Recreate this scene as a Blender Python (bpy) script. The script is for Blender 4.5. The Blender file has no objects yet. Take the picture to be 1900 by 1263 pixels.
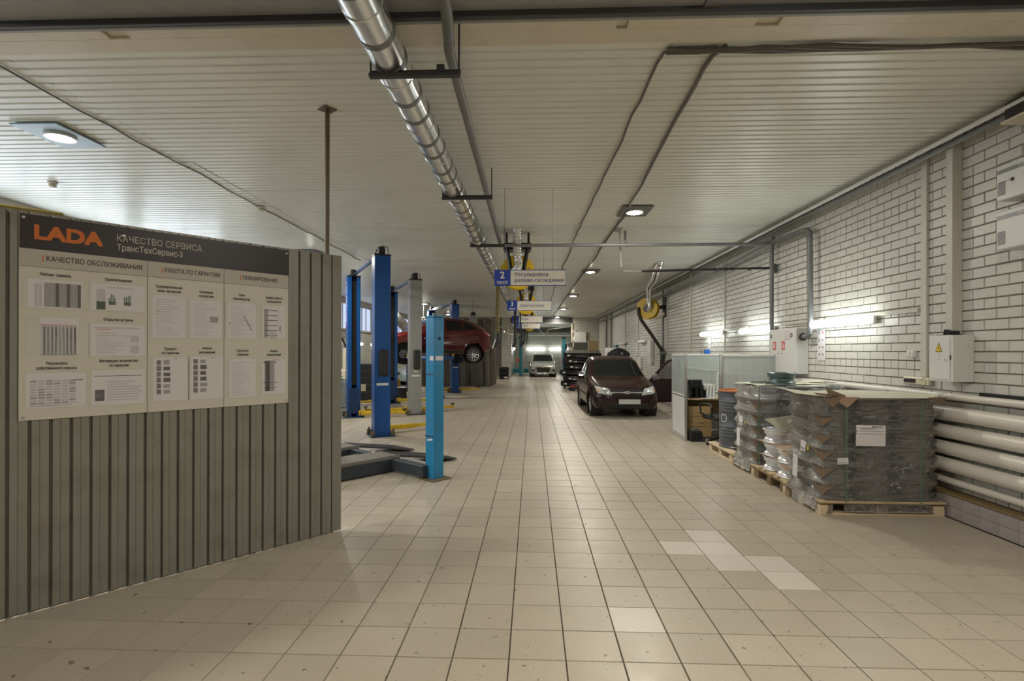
import bpy, math, random
from mathutils import Vector, Matrix, noise
from mathutils.bvhtree import BVHTree
from mathutils.geometry import delaunay_2d_cdt
R = math.radians
PI = math.pi
rnd = random.Random(7)
SC = bpy.context.scene
COL = SC.collection

# ---------------------------------------------------------------- camera, world, exposure
cd = bpy.data.cameras.new('camera')
cam = bpy.data.objects.new('camera', cd)
COL.objects.link(cam)
cam.location = (0, 0, 1.62)
cam.rotation_euler = (R(90), R(-0.13), 0.0378)
cd.sensor_width = 36
cd.lens = 36 * 988 / 1900
cd.shift_y = 20.0 / 1900
cd.clip_start = 0.05
cd.clip_end = 200
SC.camera = cam
SC.view_settings.view_transform = 'Standard'
SC.view_settings.look = 'None'
SC.view_settings.exposure = 1.18
SC.view_settings.gamma = 1
SC.view_settings.use_curve_mapping = False
w = bpy.data.worlds.new('world')
SC.world = w
w.use_nodes = True
w.node_tree.nodes['Background'].inputs[0].default_value = (0.62, 0.74, 0.9, 1)
w.node_tree.nodes['Background'].inputs[1].default_value = 1.2
LAMP = 300.0        # radiance of the round ceiling lamps
TUBE = 8.5         # radiance of the lit fluorescent diffusers
DAY = 2.2           # radiance of the hidden daylight panes, set above the visible ones

# ---------------------------------------------------------------- mesh helper
def lerp(a, b, t): return a + (b - a) * t

class MB:
    def __init__(s): s.v = []; s.f = []; s.m = []; s.s = []
    def add(s, vs, fs, mat=0, sm=False, M=None):
        o = len(s.v)
        if M is not None: vs = [M @ Vector(p) for p in vs]
        s.v += [tuple(p) for p in vs]
        for f in fs:
            s.f.append(tuple(i + o for i in f)); s.m.append(mat); s.s.append(sm)
        return s
    def box(s, c, d, mat=0, rz=0, bev=0, M=None):
        x, y, z = d[0] / 2, d[1] / 2, d[2] / 2
        b = min(bev, x * .98, y * .98, z * .98)
        T = Matrix.Translation(c) @ Matrix.Rotation(rz, 4, 'Z')
        if M is not None: T = M @ T
        if b <= 0:
            vs = [(i * x, j * y, k * z) for k in (-1, 1) for j in (-1, 1) for i in (-1, 1)]
            fs = [(0, 2, 3, 1), (4, 5, 7, 6), (0, 1, 5, 4), (2, 6, 7, 3), (0, 4, 6, 2), (1, 3, 7, 5)]
            return s.add(vs, fs, mat, False, T)
        vs = []; ix = {}
        for k in (-1, 1):
            for j in (-1, 1):
                for i in (-1, 1):
                    ix[i, j, k, 0] = len(vs); vs.append((i * x, j * (y - b), k * (z - b)))
                    ix[i, j, k, 1] = len(vs); vs.append((i * (x - b), j * y, k * (z - b)))
                    ix[i, j, k, 2] = len(vs); vs.append((i * (x - b), j * (y - b), k * z))
        fs = []
        def q(*a): fs.append(a)
        for i in (-1, 1):
            l = [ix[i, -1, -1, 0], ix[i, 1, -1, 0], ix[i, 1, 1, 0], ix[i, -1, 1, 0]]; fs.append(tuple(l if i > 0 else l[::-1]))
            l = [ix[-1, i, -1, 1], ix[-1, i, 1, 1], ix[1, i, 1, 1], ix[1, i, -1, 1]]; fs.append(tuple(l if i > 0 else l[::-1]))
            l = [ix[-1, -1, i, 2], ix[1, -1, i, 2], ix[1, 1, i, 2], ix[-1, 1, i, 2]]; fs.append(tuple(l if i > 0 else l[::-1]))
        for a in (-1, 1):
            for c2 in (-1, 1):
                l = [ix[a, c2, -1, 0], ix[a, c2, -1, 1], ix[a, c2, 1, 1], ix[a, c2, 1, 0]]; fs.append(tuple(l if a * c2 > 0 else l[::-1]))
                l = [ix[a, -1, c2, 0], ix[a, 1, c2, 0], ix[a, 1, c2, 2], ix[a, -1, c2, 2]]; fs.append(tuple(l if a * c2 > 0 else l[::-1]))
                l = [ix[-1, a, c2, 1], ix[-1, a, c2, 2], ix[1, a, c2, 2], ix[1, a, c2, 1]]; fs.append(tuple(l if a * c2 > 0 else l[::-1]))
                for e in (-1, 1):
                    l = [ix[a, c2, e, 0], ix[a, c2, e, 1], ix[a, c2, e, 2]]; fs.append(tuple(l if a * c2 * e > 0 else l[::-1]))
        return s.add(vs, fs, mat, False, T)
    def tube(s, pts, r, n=10, mat=0, caps=True, sm=True, M=None):
        pts = [Vector(p) for p in pts]
        rs = r if isinstance(r, (list, tuple)) else [r] * len(pts)
        vs = []; fs = []
        t0 = (pts[1] - pts[0]).normalized()
        a = Vector((0, 0, 1)) if abs(t0.z) < .9 else Vector((1, 0, 0))
        nx = t0.cross(a).normalized()
        for i, p in enumerate(pts):
            t = (pts[min(i + 1, len(pts) - 1)] - pts[max(i - 1, 0)])
            t = t.normalized() if t.length > 1e-9 else t0
            nx = (nx - t * nx.dot(t)); nx = nx.normalized() if nx.length > 1e-6 else t.orthogonal().normalized()
            ny = t.cross(nx)
            for k in range(n):
                g = 2 * PI * k / n
                vs.append(p + (nx * math.cos(g) + ny * math.sin(g)) * rs[i])
        for i in range(len(pts) - 1):
            for k in range(n):
                k2 = (k + 1) % n
                fs.append((i * n + k, i * n + k2, (i + 1) * n + k2, (i + 1) * n + k))
        s.add(vs, fs, mat, sm, M)
        if caps:
            s.add(vs[:n], [tuple(range(n))[::-1]], mat, False, M); s.add(vs[-n:], [tuple(range(n))], mat, False, M)
        return s
    def cyl(s, p0, p1, r, n=16, mat=0, caps=True, M=None):
        return s.tube([p0, p1], r, n, mat, caps, True, M)
    def lathe(s, prof, n=24, mat=0, M=None, sm=True):
        vs = [(r * math.cos(2 * PI * k / n), r * math.sin(2 * PI * k / n), z) for r, z in prof for k in range(n)]
        fs = []
        for i in range(len(prof) - 1):
            for k in range(n):
                k2 = (k + 1) % n
                fs.append((i * n + k, i * n + k2, (i + 1) * n + k2, (i + 1) * n + k))
        return s.add(vs, fs, mat, sm, M)
    def prism(s, poly, h, mat=0, M=None, sm=False):
        n = len(poly)
        vs = [(x, y, 0) for x, y in poly] + [(x, y, h) for x, y in poly]
        fs = [tuple(range(n))[::-1], tuple(range(n, 2 * n))] + [(i, (i + 1) % n, n + (i + 1) % n, n + i) for i in range(n)]
        return s.add(vs, fs, mat, sm, M)
    def grid(s, fn, nu, nv, mat=0, sm=True, M=None, flip=False):
        vs = [fn(i / nu, j / nv) for i in range(nu + 1) for j in range(nv + 1)]
        fs = []
        for i in range(nu):
            for j in range(nv):
                q = (i * (nv + 1) + j, (i + 1) * (nv + 1) + j, (i + 1) * (nv + 1) + j + 1, i * (nv + 1) + j + 1)
                fs.append(q[::-1] if flip else q)
        return s.add(vs, fs, mat, sm, M)
    def mesh(s, name, mats, sharp=42):
        me = bpy.data.meshes.new(name)
        me.from_pydata([tuple(p) for p in s.v], [], s.f)
        for m in (mats if isinstance(mats, (list, tuple)) else [mats]): me.materials.append(m)
        me.polygons.foreach_set('material_index', s.m)
        me.polygons.foreach_set('use_smooth', s.s)
        me.update()
        if any(s.s): me.set_sharp_from_angle(angle=R(sharp))
        return me
    def build(s, name, mats, parent=None, M=None):
        return link(name, s.mesh(name, mats), parent, M)

def link(name, me, parent=None, M=None):
    o = bpy.data.objects.new(name, me); COL.objects.link(o)
    if parent is not None: o.parent = parent
    if M is not None: o.matrix_local = M
    return o

def tag(o, label, cat, group=None, kind=None):
    o['label'] = label
    if cat: o['category'] = cat
    if group: o['group'] = group
    if kind: o['kind'] = kind
    return o

def thing(name, label, cat, loc=(0, 0, 0), rz=0, group=None):
    o = bpy.data.objects.new(name, None); COL.objects.link(o)
    o.location = loc; o.rotation_euler = (0, 0, rz); o.empty_display_size = .1
    return tag(o, label, cat, group)

def structure(name, label=None, me=None):
    o = link(name, me)
    o['kind'] = 'structure'
    if label: o['label'] = label
    return o

KIDS = {}
def kids(o):
    return [c for c in COL.objects if c.parent == o]

def dup(root, loc, rz=None, label=None, group=None):
    r = root.copy(); COL.objects.link(r); r.location = loc
    if rz is not None: r.rotation_euler = (0, 0, rz)
    if label: r['label'] = label
    if group: r['group'] = group
    for ch in kids(root):
        c = ch.copy(); COL.objects.link(c); c.parent = r
        for g in kids(ch):
            d = g.copy(); COL.objects.link(d); d.parent = c
    return r

def T(x, y, z): return Matrix.Translation((x, y, z))
def RX(a): return Matrix.Rotation(a, 4, 'X')
def RY(a): return Matrix.Rotation(a, 4, 'Y')
def RZ(a): return Matrix.Rotation(a, 4, 'Z')

def text(body, size, mat, name='lettering', parent=None, M=None, bold=0.0, align='CENTER', depth=.0006, sx=1.0):
    c = bpy.data.curves.new(name, 'FONT'); c.body = body; c.size = 10; c.align_x = align; c.align_y = 'CENTER'
    c.resolution_u = 3; c.fill_mode = 'NONE'
    o = bpy.data.objects.new(name, c)
    COL.objects.link(o)
    dg = bpy.context.evaluated_depsgraph_get()
    me = bpy.data.meshes.new_from_object(o.evaluated_get(dg))
    bpy.data.objects.remove(o); bpy.data.curves.remove(c)
    pts = [Vector((v.co.x, v.co.y)) for v in me.vertices]; ed = [tuple(e.vertices) for e in me.edges]
    bpy.data.meshes.remove(me)
    v2, e2, f2 = delaunay_2d_cdt(pts, ed, [], 1, 1e-4)[:3]
    # keep the triangles inside the outlines (even-odd)
    q = [(pts[i], pts[j]) for i, j in ed]
    def inside(p):
        n = False
        for a_, b_ in q:
            if (a_.y > p.y) != (b_.y > p.y) and p.x < (b_.x - a_.x) * (p.y - a_.y) / (b_.y - a_.y) + a_.x: n = not n
        return n
    fs = [f for f in f2 if inside(sum((v2[i] for i in f), Vector((0, 0))) / len(f))]
    m = MB(); k = size / 10; b_ = bold * size
    for dx, dy in (((0, 0),) if not b_ else ((-b_, -b_), (b_, -b_), (-b_, b_), (b_, b_))):
        m.add([(v.x * k * sx + dx, v.y * k + dy, depth + .00006 * len(m.f) / max(1, len(fs))) for v in v2], fs)
    return link(name, m.mesh(name, mat), parent, M)

# ---------------------------------------------------------------- materials
def nd(nt, t, **k):
    n = nt.nodes.new(t)
    for a, b in k.items(): setattr(n, a, b)
    return n

def pm(name, col, rough=.5, metal=0, var=.10, scale=5, bump=0, bscale=60, coat=0, spec=.5, emit=None, es=0, stain=None, sscale=2, samt=.5, alpha=1, trans=0):
    m = bpy.data.materials.new(name); m.use_nodes = True
    nt = m.node_tree; b = nt.nodes['Principled BSDF']; L = nt.links.new
    b.inputs['Roughness'].default_value = rough; b.inputs['Metallic'].default_value = metal
    b.inputs['Coat Weight'].default_value = coat; b.inputs['Coat Roughness'].default_value = .08
    b.inputs['Specular IOR Level'].default_value = spec
    b.inputs['Alpha'].default_value = alpha; b.inputs['Transmission Weight'].default_value = trans
    tc = nd(nt, 'ShaderNodeTexCoord')
    nz = nd(nt, 'ShaderNodeTexNoise'); nz.inputs['Scale'].default_value = scale; nz.inputs['Detail'].default_value = 4
    L(tc.outputs['Object'], nz.inputs['Vector'])
    mx = nd(nt, 'ShaderNodeMix', data_type='RGBA')
    c0 = [max(0, c * (1 - var)) for c in col[:3]] + [1]; c1 = [min(1, c * (1 + var)) for c in col[:3]] + [1]
    mx.inputs[6].default_value = c0; mx.inputs[7].default_value = c1
    L(nz.outputs['Fac'], mx.inputs[0])
    out = mx.outputs[2]
    if stain:
        n2 = nd(nt, 'ShaderNodeTexNoise'); n2.inputs['Scale'].default_value = sscale; n2.inputs['Detail'].default_value = 6; n2.inputs['Roughness'].default_value = .65
        L(tc.outputs['Object'], n2.inputs['Vector'])
        rp = nd(nt, 'ShaderNodeValToRGB'); rp.color_ramp.elements[0].position = .5; rp.color_ramp.elements[1].position = .72
        rp.color_ramp.elements[0].color = (0, 0, 0, 1); rp.color_ramp.elements[1].color = (samt, samt, samt, 1)
        L(n2.outputs['Fac'], rp.inputs[0])
        m2 = nd(nt, 'ShaderNodeMix', data_type='RGBA'); L(rp.outputs[0], m2.inputs[0]); L(out, m2.inputs[6]); m2.inputs[7].default_value = list(stain) + [1]
        out = m2.outputs[2]
    L(out, b.inputs['Base Color'])
    if bump:
        n3 = nd(nt, 'ShaderNodeTexNoise'); n3.inputs['Scale'].default_value = bscale; n3.inputs['Detail'].default_value = 3
        L(tc.outputs['Object'], n3.inputs['Vector'])
        bp = nd(nt, 'ShaderNodeBump'); bp.inputs['Strength'].default_value = bump; bp.inputs['Distance'].default_value = .01
        L(n3.outputs['Fac'], bp.inputs['Height']); L(bp.outputs[0], b.inputs['Normal'])
    if emit:
        b.inputs['Emission Color'].default_value = list(emit) + [1]; b.inputs['Emission Strength'].default_value = es
    return m

def emis(name, col, s):
    m = bpy.data.materials.new(name); m.use_nodes = True; nt = m.node_tree; nt.nodes.clear()
    e = nd(nt, 'ShaderNodeEmission'); e.inputs[0].default_value = list(col) + [1]; e.inputs[1].default_value = s
    o = nd(nt, 'ShaderNodeOutputMaterial'); nt.links.new(e.outputs[0], o.inputs[0])
    return m

def tile_mat(name, base, light=False):
    """beige stoneware: shade differs from tile to tile, speckle, grime, scuffs"""
    m = bpy.data.materials.new(name); m.use_nodes = True; nt = m.node_tree; L = nt.links.new; b = nt.nodes['Principled BSDF']
    g = nd(nt, 'ShaderNodeNewGeometry')
    ad = nd(nt, 'ShaderNodeVectorMath', operation='ADD'); ad.inputs[1].default_value = (30 * .3 - TX0, 30 * .3 - TY0, 0); L(g.outputs['Position'], ad.inputs[0])
    dv = nd(nt, 'ShaderNodeVectorMath', operation='SCALE'); dv.inputs['Scale'].default_value = 1 / .3; L(ad.outputs[0], dv.inputs[0])
    fl = nd(nt, 'ShaderNodeVectorMath', operation='FLOOR'); L(dv.outputs[0], fl.inputs[0])
    ml = nd(nt, 'ShaderNodeVectorMath', operation='MULTIPLY'); ml.inputs[1].default_value = (1, 1, 0); L(fl.outputs[0], ml.inputs[0])
    wn = nd(nt, 'ShaderNodeTexWhiteNoise', noise_dimensions='2D'); L(ml.outputs[0], wn.inputs['Vector'])
    mx = nd(nt, 'ShaderNodeMix', data_type='RGBA'); L(wn.outputs['Value'], mx.inputs[0])
    mx.inputs[6].default_value = [c * .93 for c in base] + [1]; mx.inputs[7].default_value = [c * 1.06 for c in base] + [1]
    out = mx.outputs[2]
    def over(out, scale, lo, hi, col, amt, det=5):
        n = nd(nt, 'ShaderNodeTexNoise'); n.inputs['Scale'].default_value = scale; n.inputs['Detail'].default_value = det; n.inputs['Roughness'].default_value = .6
        L(g.outputs['Position'], n.inputs['Vector'])
        r = nd(nt, 'ShaderNodeMapRange'); r.inputs[1].default_value = lo; r.inputs[2].default_value = hi; r.inputs[4].default_value = amt; L(n.outputs['Fac'], r.inputs[0])
        k = nd(nt, 'ShaderNodeMix', data_type='RGBA'); L(r.outputs[0], k.inputs[0]); L(out, k.inputs[6]); k.inputs[7].default_value = list(col) + [1]
        return k.outputs[2]
    out = over(out, 70, .35, .8, [c * .62 for c in base], .40, 2)
    out = over(out, .8, .5, .8, [c * .65 for c in base], .25)
    if not light:
        out = over(out, 2.3, .55, .9, [c * .5 for c in base], .22)
        out = over(out, 17, .685, .72, (.07, .055, .04), .75, 2)
    L(out, b.inputs['Base Color'])
    n = nd(nt, 'ShaderNodeTexNoise'); n.inputs['Scale'].default_value = 5; L(g.outputs['Position'], n.inputs['Vector'])
    r = nd(nt, 'ShaderNodeMapRange'); r.inputs[1].default_value = .3; r.inputs[2].default_value = .7; r.inputs[3].default_value = .31; r.inputs[4].default_value = .40; b.inputs['Specular IOR Level'].default_value = .4
    L(n.outputs['Fac'], r.inputs[0]); L(r.outputs[0], b.inputs['Roughness'])
    n = nd(nt, 'ShaderNodeTexNoise'); n.inputs['Scale'].default_value = 9; n.inputs['Detail'].default_value = 1; L(g.outputs['Position'], n.inputs['Vector'])
    bp = nd(nt, 'ShaderNodeBump'); bp.inputs['Strength'].default_value = .08; bp.inputs['Distance'].default_value = .002; L(n.outputs['Fac'], bp.inputs['Height']); L(bp.outputs[0], b.inputs['Normal'])
    return m

def film_mat(name, haze=.16):
    """clear stretch film: mostly see-through, streaky, with sharp glints on its wrinkles"""
    m = bpy.data.materials.new(name); m.use_nodes = True; nt = m.node_tree; L = nt.links.new; nt.nodes.clear()
    o = nd(nt, 'ShaderNodeOutputMaterial'); tr = nd(nt, 'ShaderNodeBsdfTransparent'); tr.inputs[0].default_value = (.95, .95, .94, 1)
    gl = nd(nt, 'ShaderNodeBsdfGlossy'); gl.inputs['Roughness'].default_value = .14; gl.inputs[0].default_value = (1, 1, 1, 1)
    df = nd(nt, 'ShaderNodeBsdfDiffuse'); df.inputs[0].default_value = (.62, .61, .60, 1)
    tc = nd(nt, 'ShaderNodeTexCoord'); mp = nd(nt, 'ShaderNodeMapping'); mp.inputs['Scale'].default_value = (2.2, 2.2, 46); mp.inputs['Rotation'].default_value = (R(10), R(7), 0)
    L(tc.outputs['Object'], mp.inputs[0])
    n = nd(nt, 'ShaderNodeTexNoise'); n.inputs['Scale'].default_value = 2.0; n.inputs['Detail'].default_value = 6; n.inputs['Roughness'].default_value = .75; L(mp.outputs[0], n.inputs['Vector'])
    n2 = nd(nt, 'ShaderNodeTexNoise'); n2.inputs['Scale'].default_value = 24; n2.inputs['Detail'].default_value = 5; n2.inputs['Distortion'].default_value = 1.2; L(tc.outputs['Object'], n2.inputs['Vector'])
    sm = nd(nt, 'ShaderNodeMath', operation='MULTIPLY_ADD'); sm.inputs[1].default_value = 1.6; L(n2.outputs['Fac'], sm.inputs[0]); L(n.outputs['Fac'], sm.inputs[2])
    bp = nd(nt, 'ShaderNodeBump'); bp.inputs['Strength'].default_value = .9; bp.inputs['Distance'].default_value = .07; L(sm.outputs[0], bp.inputs['Height'])
    L(bp.outputs[0], gl.inputs['Normal'])
    r = nd(nt, 'ShaderNodeMapRange'); r.inputs[1].default_value = .46; r.inputs[2].default_value = .66; r.inputs[3].default_value = haze * .12; r.inputs[4].default_value = haze * 2.0; L(n.outputs['Fac'], r.inputs[0])
    m1 = nd(nt, 'ShaderNodeMixShader'); L(r.outputs[0], m1.inputs[0]); L(tr.outputs[0], m1.inputs[1]); L(df.outputs[0], m1.inputs[2])
    fr = nd(nt, 'ShaderNodeFresnel'); fr.inputs[0].default_value = 1.55; L(bp.outputs[0], fr.inputs['Normal'])
    fa = nd(nt, 'ShaderNodeMath', operation='MULTIPLY_ADD', use_clamp=True); fa.inputs[1].default_value = 1.3; fa.inputs[2].default_value = .025; L(fr.outputs[0], fa.inputs[0])
    cr = nd(nt, 'ShaderNodeMapRange'); cr.inputs[1].default_value = .52; cr.inputs[2].default_value = .64; cr.inputs[3].default_value = 0; cr.inputs[4].default_value = .5; L(n2.outputs['Fac'], cr.inputs[0])
    ax = nd(nt, 'ShaderNodeMath', operation='ADD', use_clamp=True); L(fa.outputs[0], ax.inputs[0]); L(cr.outputs[0], ax.inputs[1])
    g2 = nd(nt, 'ShaderNodeBsdfGlossy'); g2.inputs['Roughness'].default_value = .34; g2.inputs[0].default_value = (1, 1, 1, 1); L(bp.outputs[0], g2.inputs['Normal'])
    gm = nd(nt, 'ShaderNodeMixShader'); gm.inputs[0].default_value = .45; L(gl.outputs[0], gm.inputs[1]); L(g2.outputs[0], gm.inputs[2])
    m2 = nd(nt, 'ShaderNodeMixShader'); L(ax.outputs[0], m2.inputs[0]); L(m1.outputs[0], m2.inputs[1]); L(gm.outputs[0], m2.inputs[2])
    L(m2.outputs[0], o.inputs[0])
    return m

def poly_glass(name, tint, mixv, rough=.35):
    """translucent ribbed sheet: part see-through, part milky"""
    m = bpy.data.materials.new(name); m.use_nodes = True; nt = m.node_tree; L = nt.links.new; nt.nodes.clear()
    o = nd(nt, 'ShaderNodeOutputMaterial'); tr = nd(nt, 'ShaderNodeBsdfTransparent'); tr.inputs[0].default_value = list(tint) + [1]
    pb = nd(nt, 'ShaderNodeBsdfPrincipled'); pb.inputs['Base Color'].default_value = (.55, .58, .575, 1); pb.inputs['Roughness'].default_value = rough
    tc = nd(nt, 'ShaderNodeTexCoord'); wv = nd(nt, 'ShaderNodeTexNoise'); mp = nd(nt, 'ShaderNodeMapping'); mp.inputs['Scale'].default_value = (60, 60, .8)
    L(tc.outputs['Object'], mp.inputs[0]); L(mp.outputs[0], wv.inputs['Vector']); wv.inputs['Scale'].default_value = 1
    r = nd(nt, 'ShaderNodeMapRange'); r.inputs[3].default_value = mixv - .12; r.inputs[4].default_value = mixv + .12; L(wv.outputs['Fac'], r.inputs[0])
    mx = nd(nt, 'ShaderNodeMixShader'); L(r.outputs[0], mx.inputs[0]); L(tr.outputs[0], mx.inputs[1]); L(pb.outputs[0], mx.inputs[2]); L(mx.outputs[0], o.inputs[0])
    return m

TX0, TY0 = -.1188, 2.80
M_ = dict(
 tile=tile_mat('tile', (.46, .405, .335)),
 tile_light=tile_mat('tile_light', (.62, .575, .52), True),
 grout=pm('grout', (.085, .07, .055), .9, var=.3, scale=8),
 brick=pm('brick', (.60, .585, .545), .34, var=.05, scale=3, bump=.25, bscale=55, stain=(.45, .43, .39), sscale=3, samt=.35),
 mortar=pm('mortar', (.20, .172, .145), .9, var=.2),
 ceil=pm('ceiling_paint', (.69, .69, .625), .34, var=.05, scale=1.2, stain=(.46, .43, .36), sscale=.9, samt=.30),
 trunk=pm('trunking', (.56, .54, .48), .4, var=.05),
 cream=pm('cream_paint', (.62, .56, .44), .4, var=.08, scale=3, stain=(.4, .34, .24), sscale=4, samt=.3),
 dark_steel=pm('dark_steel', (.055, .055, .058), .45, .4, var=.2),
 mid_steel=pm('mid_steel', (.20, .20, .205), .42, .6, var=.15),
 grey_paint=pm('grey_paint', (.16, .165, .17), .42, var=.12, stain=(.3, .3, .3), sscale=5, samt=.2),
 galv=pm('galvanised_sheet', (.70, .71, .71), .24, .95, var=.08, scale=9, bump=.06, bscale=14),
 foil=pm('aluminium_foil', (.80, .80, .80), .22, 1, var=.06, bump=.3, bscale=50),
 sheet=pm('partition_sheet', (.27, .265, .235), .38, .35, var=.10, scale=3, bump=.10, bscale=40, stain=(.18, .165, .135), sscale=3.5, samt=.6),
 white=pm('white_paint', (.66, .66, .64), .38, var=.04),
 white_pl=pm('white_plastic', (.72, .72, .70), .35, var=.03),
 paper=pm('paper', (.66, .64, .66), .7, var=.04, scale=9),
 board=pm('board_face', (.60, .575, .51), .45, var=.03),
 board_hd=pm('board_band', (.47, .435, .39), .45, var=.03),
 board_dk=pm('board_dark', (.028, .022, .026), .4, var=.1),
 orange=pm('orange_print', (.62, .15, .02), .5, var=.05),
 ink=pm('ink', (.035, .03, .035), .6), ink2=pm('ink_grey', (.26, .25, .26), .6, var=.3, scale=80), ink3=pm('ink_pale', (.44, .43, .45), .6, var=.15, scale=60),
 red_ink=pm('red_ink', (.55, .08, .06), .5), green_ink=pm('green_ink', (.12, .17, .13), .6),
 pocket=pm('clear_pocket', (.60, .585, .54), .22, var=.03),
 blue_lift=pm('blue_enamel', (.003, .068, .27), .32, var=.12, scale=4, bump=.04),
 blue_dark=pm('dark_blue_enamel', (.005, .028, .10), .34, var=.15),
 blue_lt=pm('light_blue_enamel', (.02, .21, .44), .34, var=.10, scale=3, stain=(.05, .16, .25), sscale=5, samt=.5, bump=.05),
 teal=pm('teal_enamel', (.015, .16, .22), .4, var=.12),
 grey_lift=pm('grey_enamel', (.27, .27, .265), .42, var=.06, stain=(.14, .14, .13), sscale=9, samt=.35),
 yellow=pm('yellow_enamel', (.60, .38, .012), .42, var=.12, stain=(.1, .07, .02), sscale=9, samt=.5),
 reel=pm('reel_yellow', (.62, .40, .01), .4, var=.06),
 rubber=pm('black_rubber', (.016, .016, .016), .62, var=.2, bump=.15),
 black=pm('black_plastic', (.012, .012, .013), .36, var=.2),
 chrome=pm('chrome', (.80, .80, .80), .12, 1, var=.03),
 alloy=pm('alloy', (.62, .62, .63), .28, .9, var=.05),
 rim=pm('silver_wheel_paint', (.74, .75, .77), .24, .4, var=.06),
 rim_dk=pm('dark_wheel_paint', (.13, .17, .18), .28, .5, var=.1),
 maroon=pm('maroon_paint', (.016, .0014, .004), .24, .15, var=.06, coat=.45, spec=.25),
 red=pm('red_paint', (.095, .005, .005), .26, .3, var=.06, coat=1),
 silver=pm('silver_paint', (.42, .41, .385), .26, .5, var=.05, coat=1),
 ltblue=pm('pale_blue_paint', (.42, .56, .62), .26, .2, var=.05, coat=1),
 glass=pm('dark_car_glass', (.006, .008, .008), .05, var=.1, spec=.45),
 lens=pm('lamp_lens', (.55, .57, .58), .10, .3, var=.3, scale=30),
 amber=pm('amber_lens', (.7, .22, .02), .2),
 red_lens=pm('red_lens', (.30, .012, .012), .15),
 plate=pm('number_plate', (.50, .50, .49), .5, var=.02),
 wood=pm('pallet_wood', (.50, .38, .23), .75, var=.22, scale=10, stain=(.28, .2, .12), sscale=6, samt=.5, bump=.2),
 wood_lt=pm('pale_pallet_wood', (.62, .50, .34), .72, var=.16, scale=12, bump=.2),
 wood_dk=pm('old_pallet_wood', (.20, .135, .075), .8, var=.25, scale=10, bump=.2),
 card=pm('cardboard', (.34, .235, .165), .8, var=.10, scale=14),
 card_lt=pm('pale_cardboard', (.58, .57, .46), .8, var=.05, scale=5),
 desk=pm('beech_laminate', (.50, .36, .19), .5, var=.12, scale=6),
 desk_dk=pm('oak_laminate', (.33, .225, .105), .5, var=.12, scale=6),
 barrel=pm('grey_barrel_paint', (.075, .085, .10), .3, var=.08),
 olive=pm('olive_paint', (.24, .18, .045), .5, var=.15),
 lift_dark=pm('lift_dark_blue', (.03, .038, .05), .45, var=.2), lift_top=pm('dusty_runway', (.17, .155, .13), .6, var=.15, stain=(.1, .09, .08), sscale=4, samt=.5),
 lampplate=pm('pale_lamp_plate', (.24, .32, .34), .35, .3),
 print1=pm('print_dark', (.13, .12, .13), .6, var=.3, scale=70), print2=pm('print_mid', (.33, .32, .34), .6, var=.2, scale=80), print3=pm('print_pale', (.50, .49, .51), .6, var=.12, scale=60),
 rust=pm('orange_rim', (.42, .15, .055), .5, var=.2),
 curtain=pm('curtain_cloth', (.135, .12, .108), .75, var=.12, scale=2),
 kerb=pm('kerb_tile', (.36, .325, .335), .4, var=.08, scale=9, stain=(.22, .19, .18), sscale=4, samt=.5),
 kerb_top=pm('kerb_cap', (.20, .14, .065), .8, var=.3, scale=18),
 radiator=pm('radiator_paint', (.66, .62, .57), .34, var=.05, stain=(.5, .45, .4), sscale=5, samt=.3),
 signblue=pm('sign_blue', (.008, .045, .36), .35, var=.04), signwhite=pm('sign_white', (.78, .74, .66), .4, var=.02), signink=pm('sign_ink', (.02, .028, .20), .5),
 hose=pm('hose_black', (.02, .018, .012), .5, var=.2), hose_y=pm('hose_olive', (.11, .088, .028), .5, var=.2),
 red_p=pm('red_plastic', (.42, .03, .02), .4, var=.1), blue_box=pm('blue_card', (.012, .15, .62), .5, var=.04),
 coil=pm('coil_hose', (.02, .17, .28), .35, var=.1),
 detector=pm('cream_plastic', (.50, .47, .36), .45, var=.06), sock=pm('socket_ivory', (.62, .57, .42), .4, var=.04),
 cable=pm('cable', (.12, .11, .10), .6, var=.2), brown_p=pm('brown_paint', (.12, .09, .05), .5, var=.2),
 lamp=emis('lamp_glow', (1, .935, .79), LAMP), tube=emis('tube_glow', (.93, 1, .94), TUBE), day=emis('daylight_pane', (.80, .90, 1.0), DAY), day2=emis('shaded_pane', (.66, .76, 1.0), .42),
 film=film_mat('stretch_film'), film2=film_mat('stretch_film_thick', .2),
 poly=poly_glass('ribbed_sheet', (.84, .89, .88), .45), poly2=poly_glass('milky_sheet', (.85, .92, .92), .70),
 concrete=pm('dark_wall', (.11, .105, .10), .8, var=.15), dull=pm('dull_wall', (.45, .43, .40), .6, var=.08),
)
# ================================================================ SETTING
XR, XL, YF, YB, ZC = 4.25, -7.5, 34.0, -6.0, 3.78

# ---- floor: grout bed, single tiles nearby, joined tiles farther off
fl = MB().box((-1.6, 17, -.06), (13, 47, .104), 0).build('floor', M_['grout'])
fl['kind'] = 'structure'; fl['label'] = 'beige square stoneware tile floor with dark grout'
def frustum(a, b, h, ch):
    vs = [(-a / 2, -b / 2, -h), (a / 2, -b / 2, -h), (a / 2, b / 2, -h), (-a / 2, b / 2, -h),
          (-a / 2 + ch, -b / 2 + ch, 0), (a / 2 - ch, -b / 2 + ch, 0), (a / 2 - ch, b / 2 - ch, 0), (-a / 2 + ch, b / 2 - ch, 0)]
    return vs, [(4, 5, 6, 7), (0, 1, 5, 4), (1, 2, 6, 5), (2, 3, 7, 6), (3, 0, 4, 7)]
TV, TF = frustum(.2945, .2945, .008, .002)
tile_me = MB().add(TV, TF).mesh('tile', M_['tile'])
tile_li = MB().add(TV, TF).mesh('tile_light', M_['tile_light'])
LIGHT = {(2, 1), (4, 5), (5, 5), (5, 6), (5, 4), (6, 4), (6, 3)}
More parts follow.
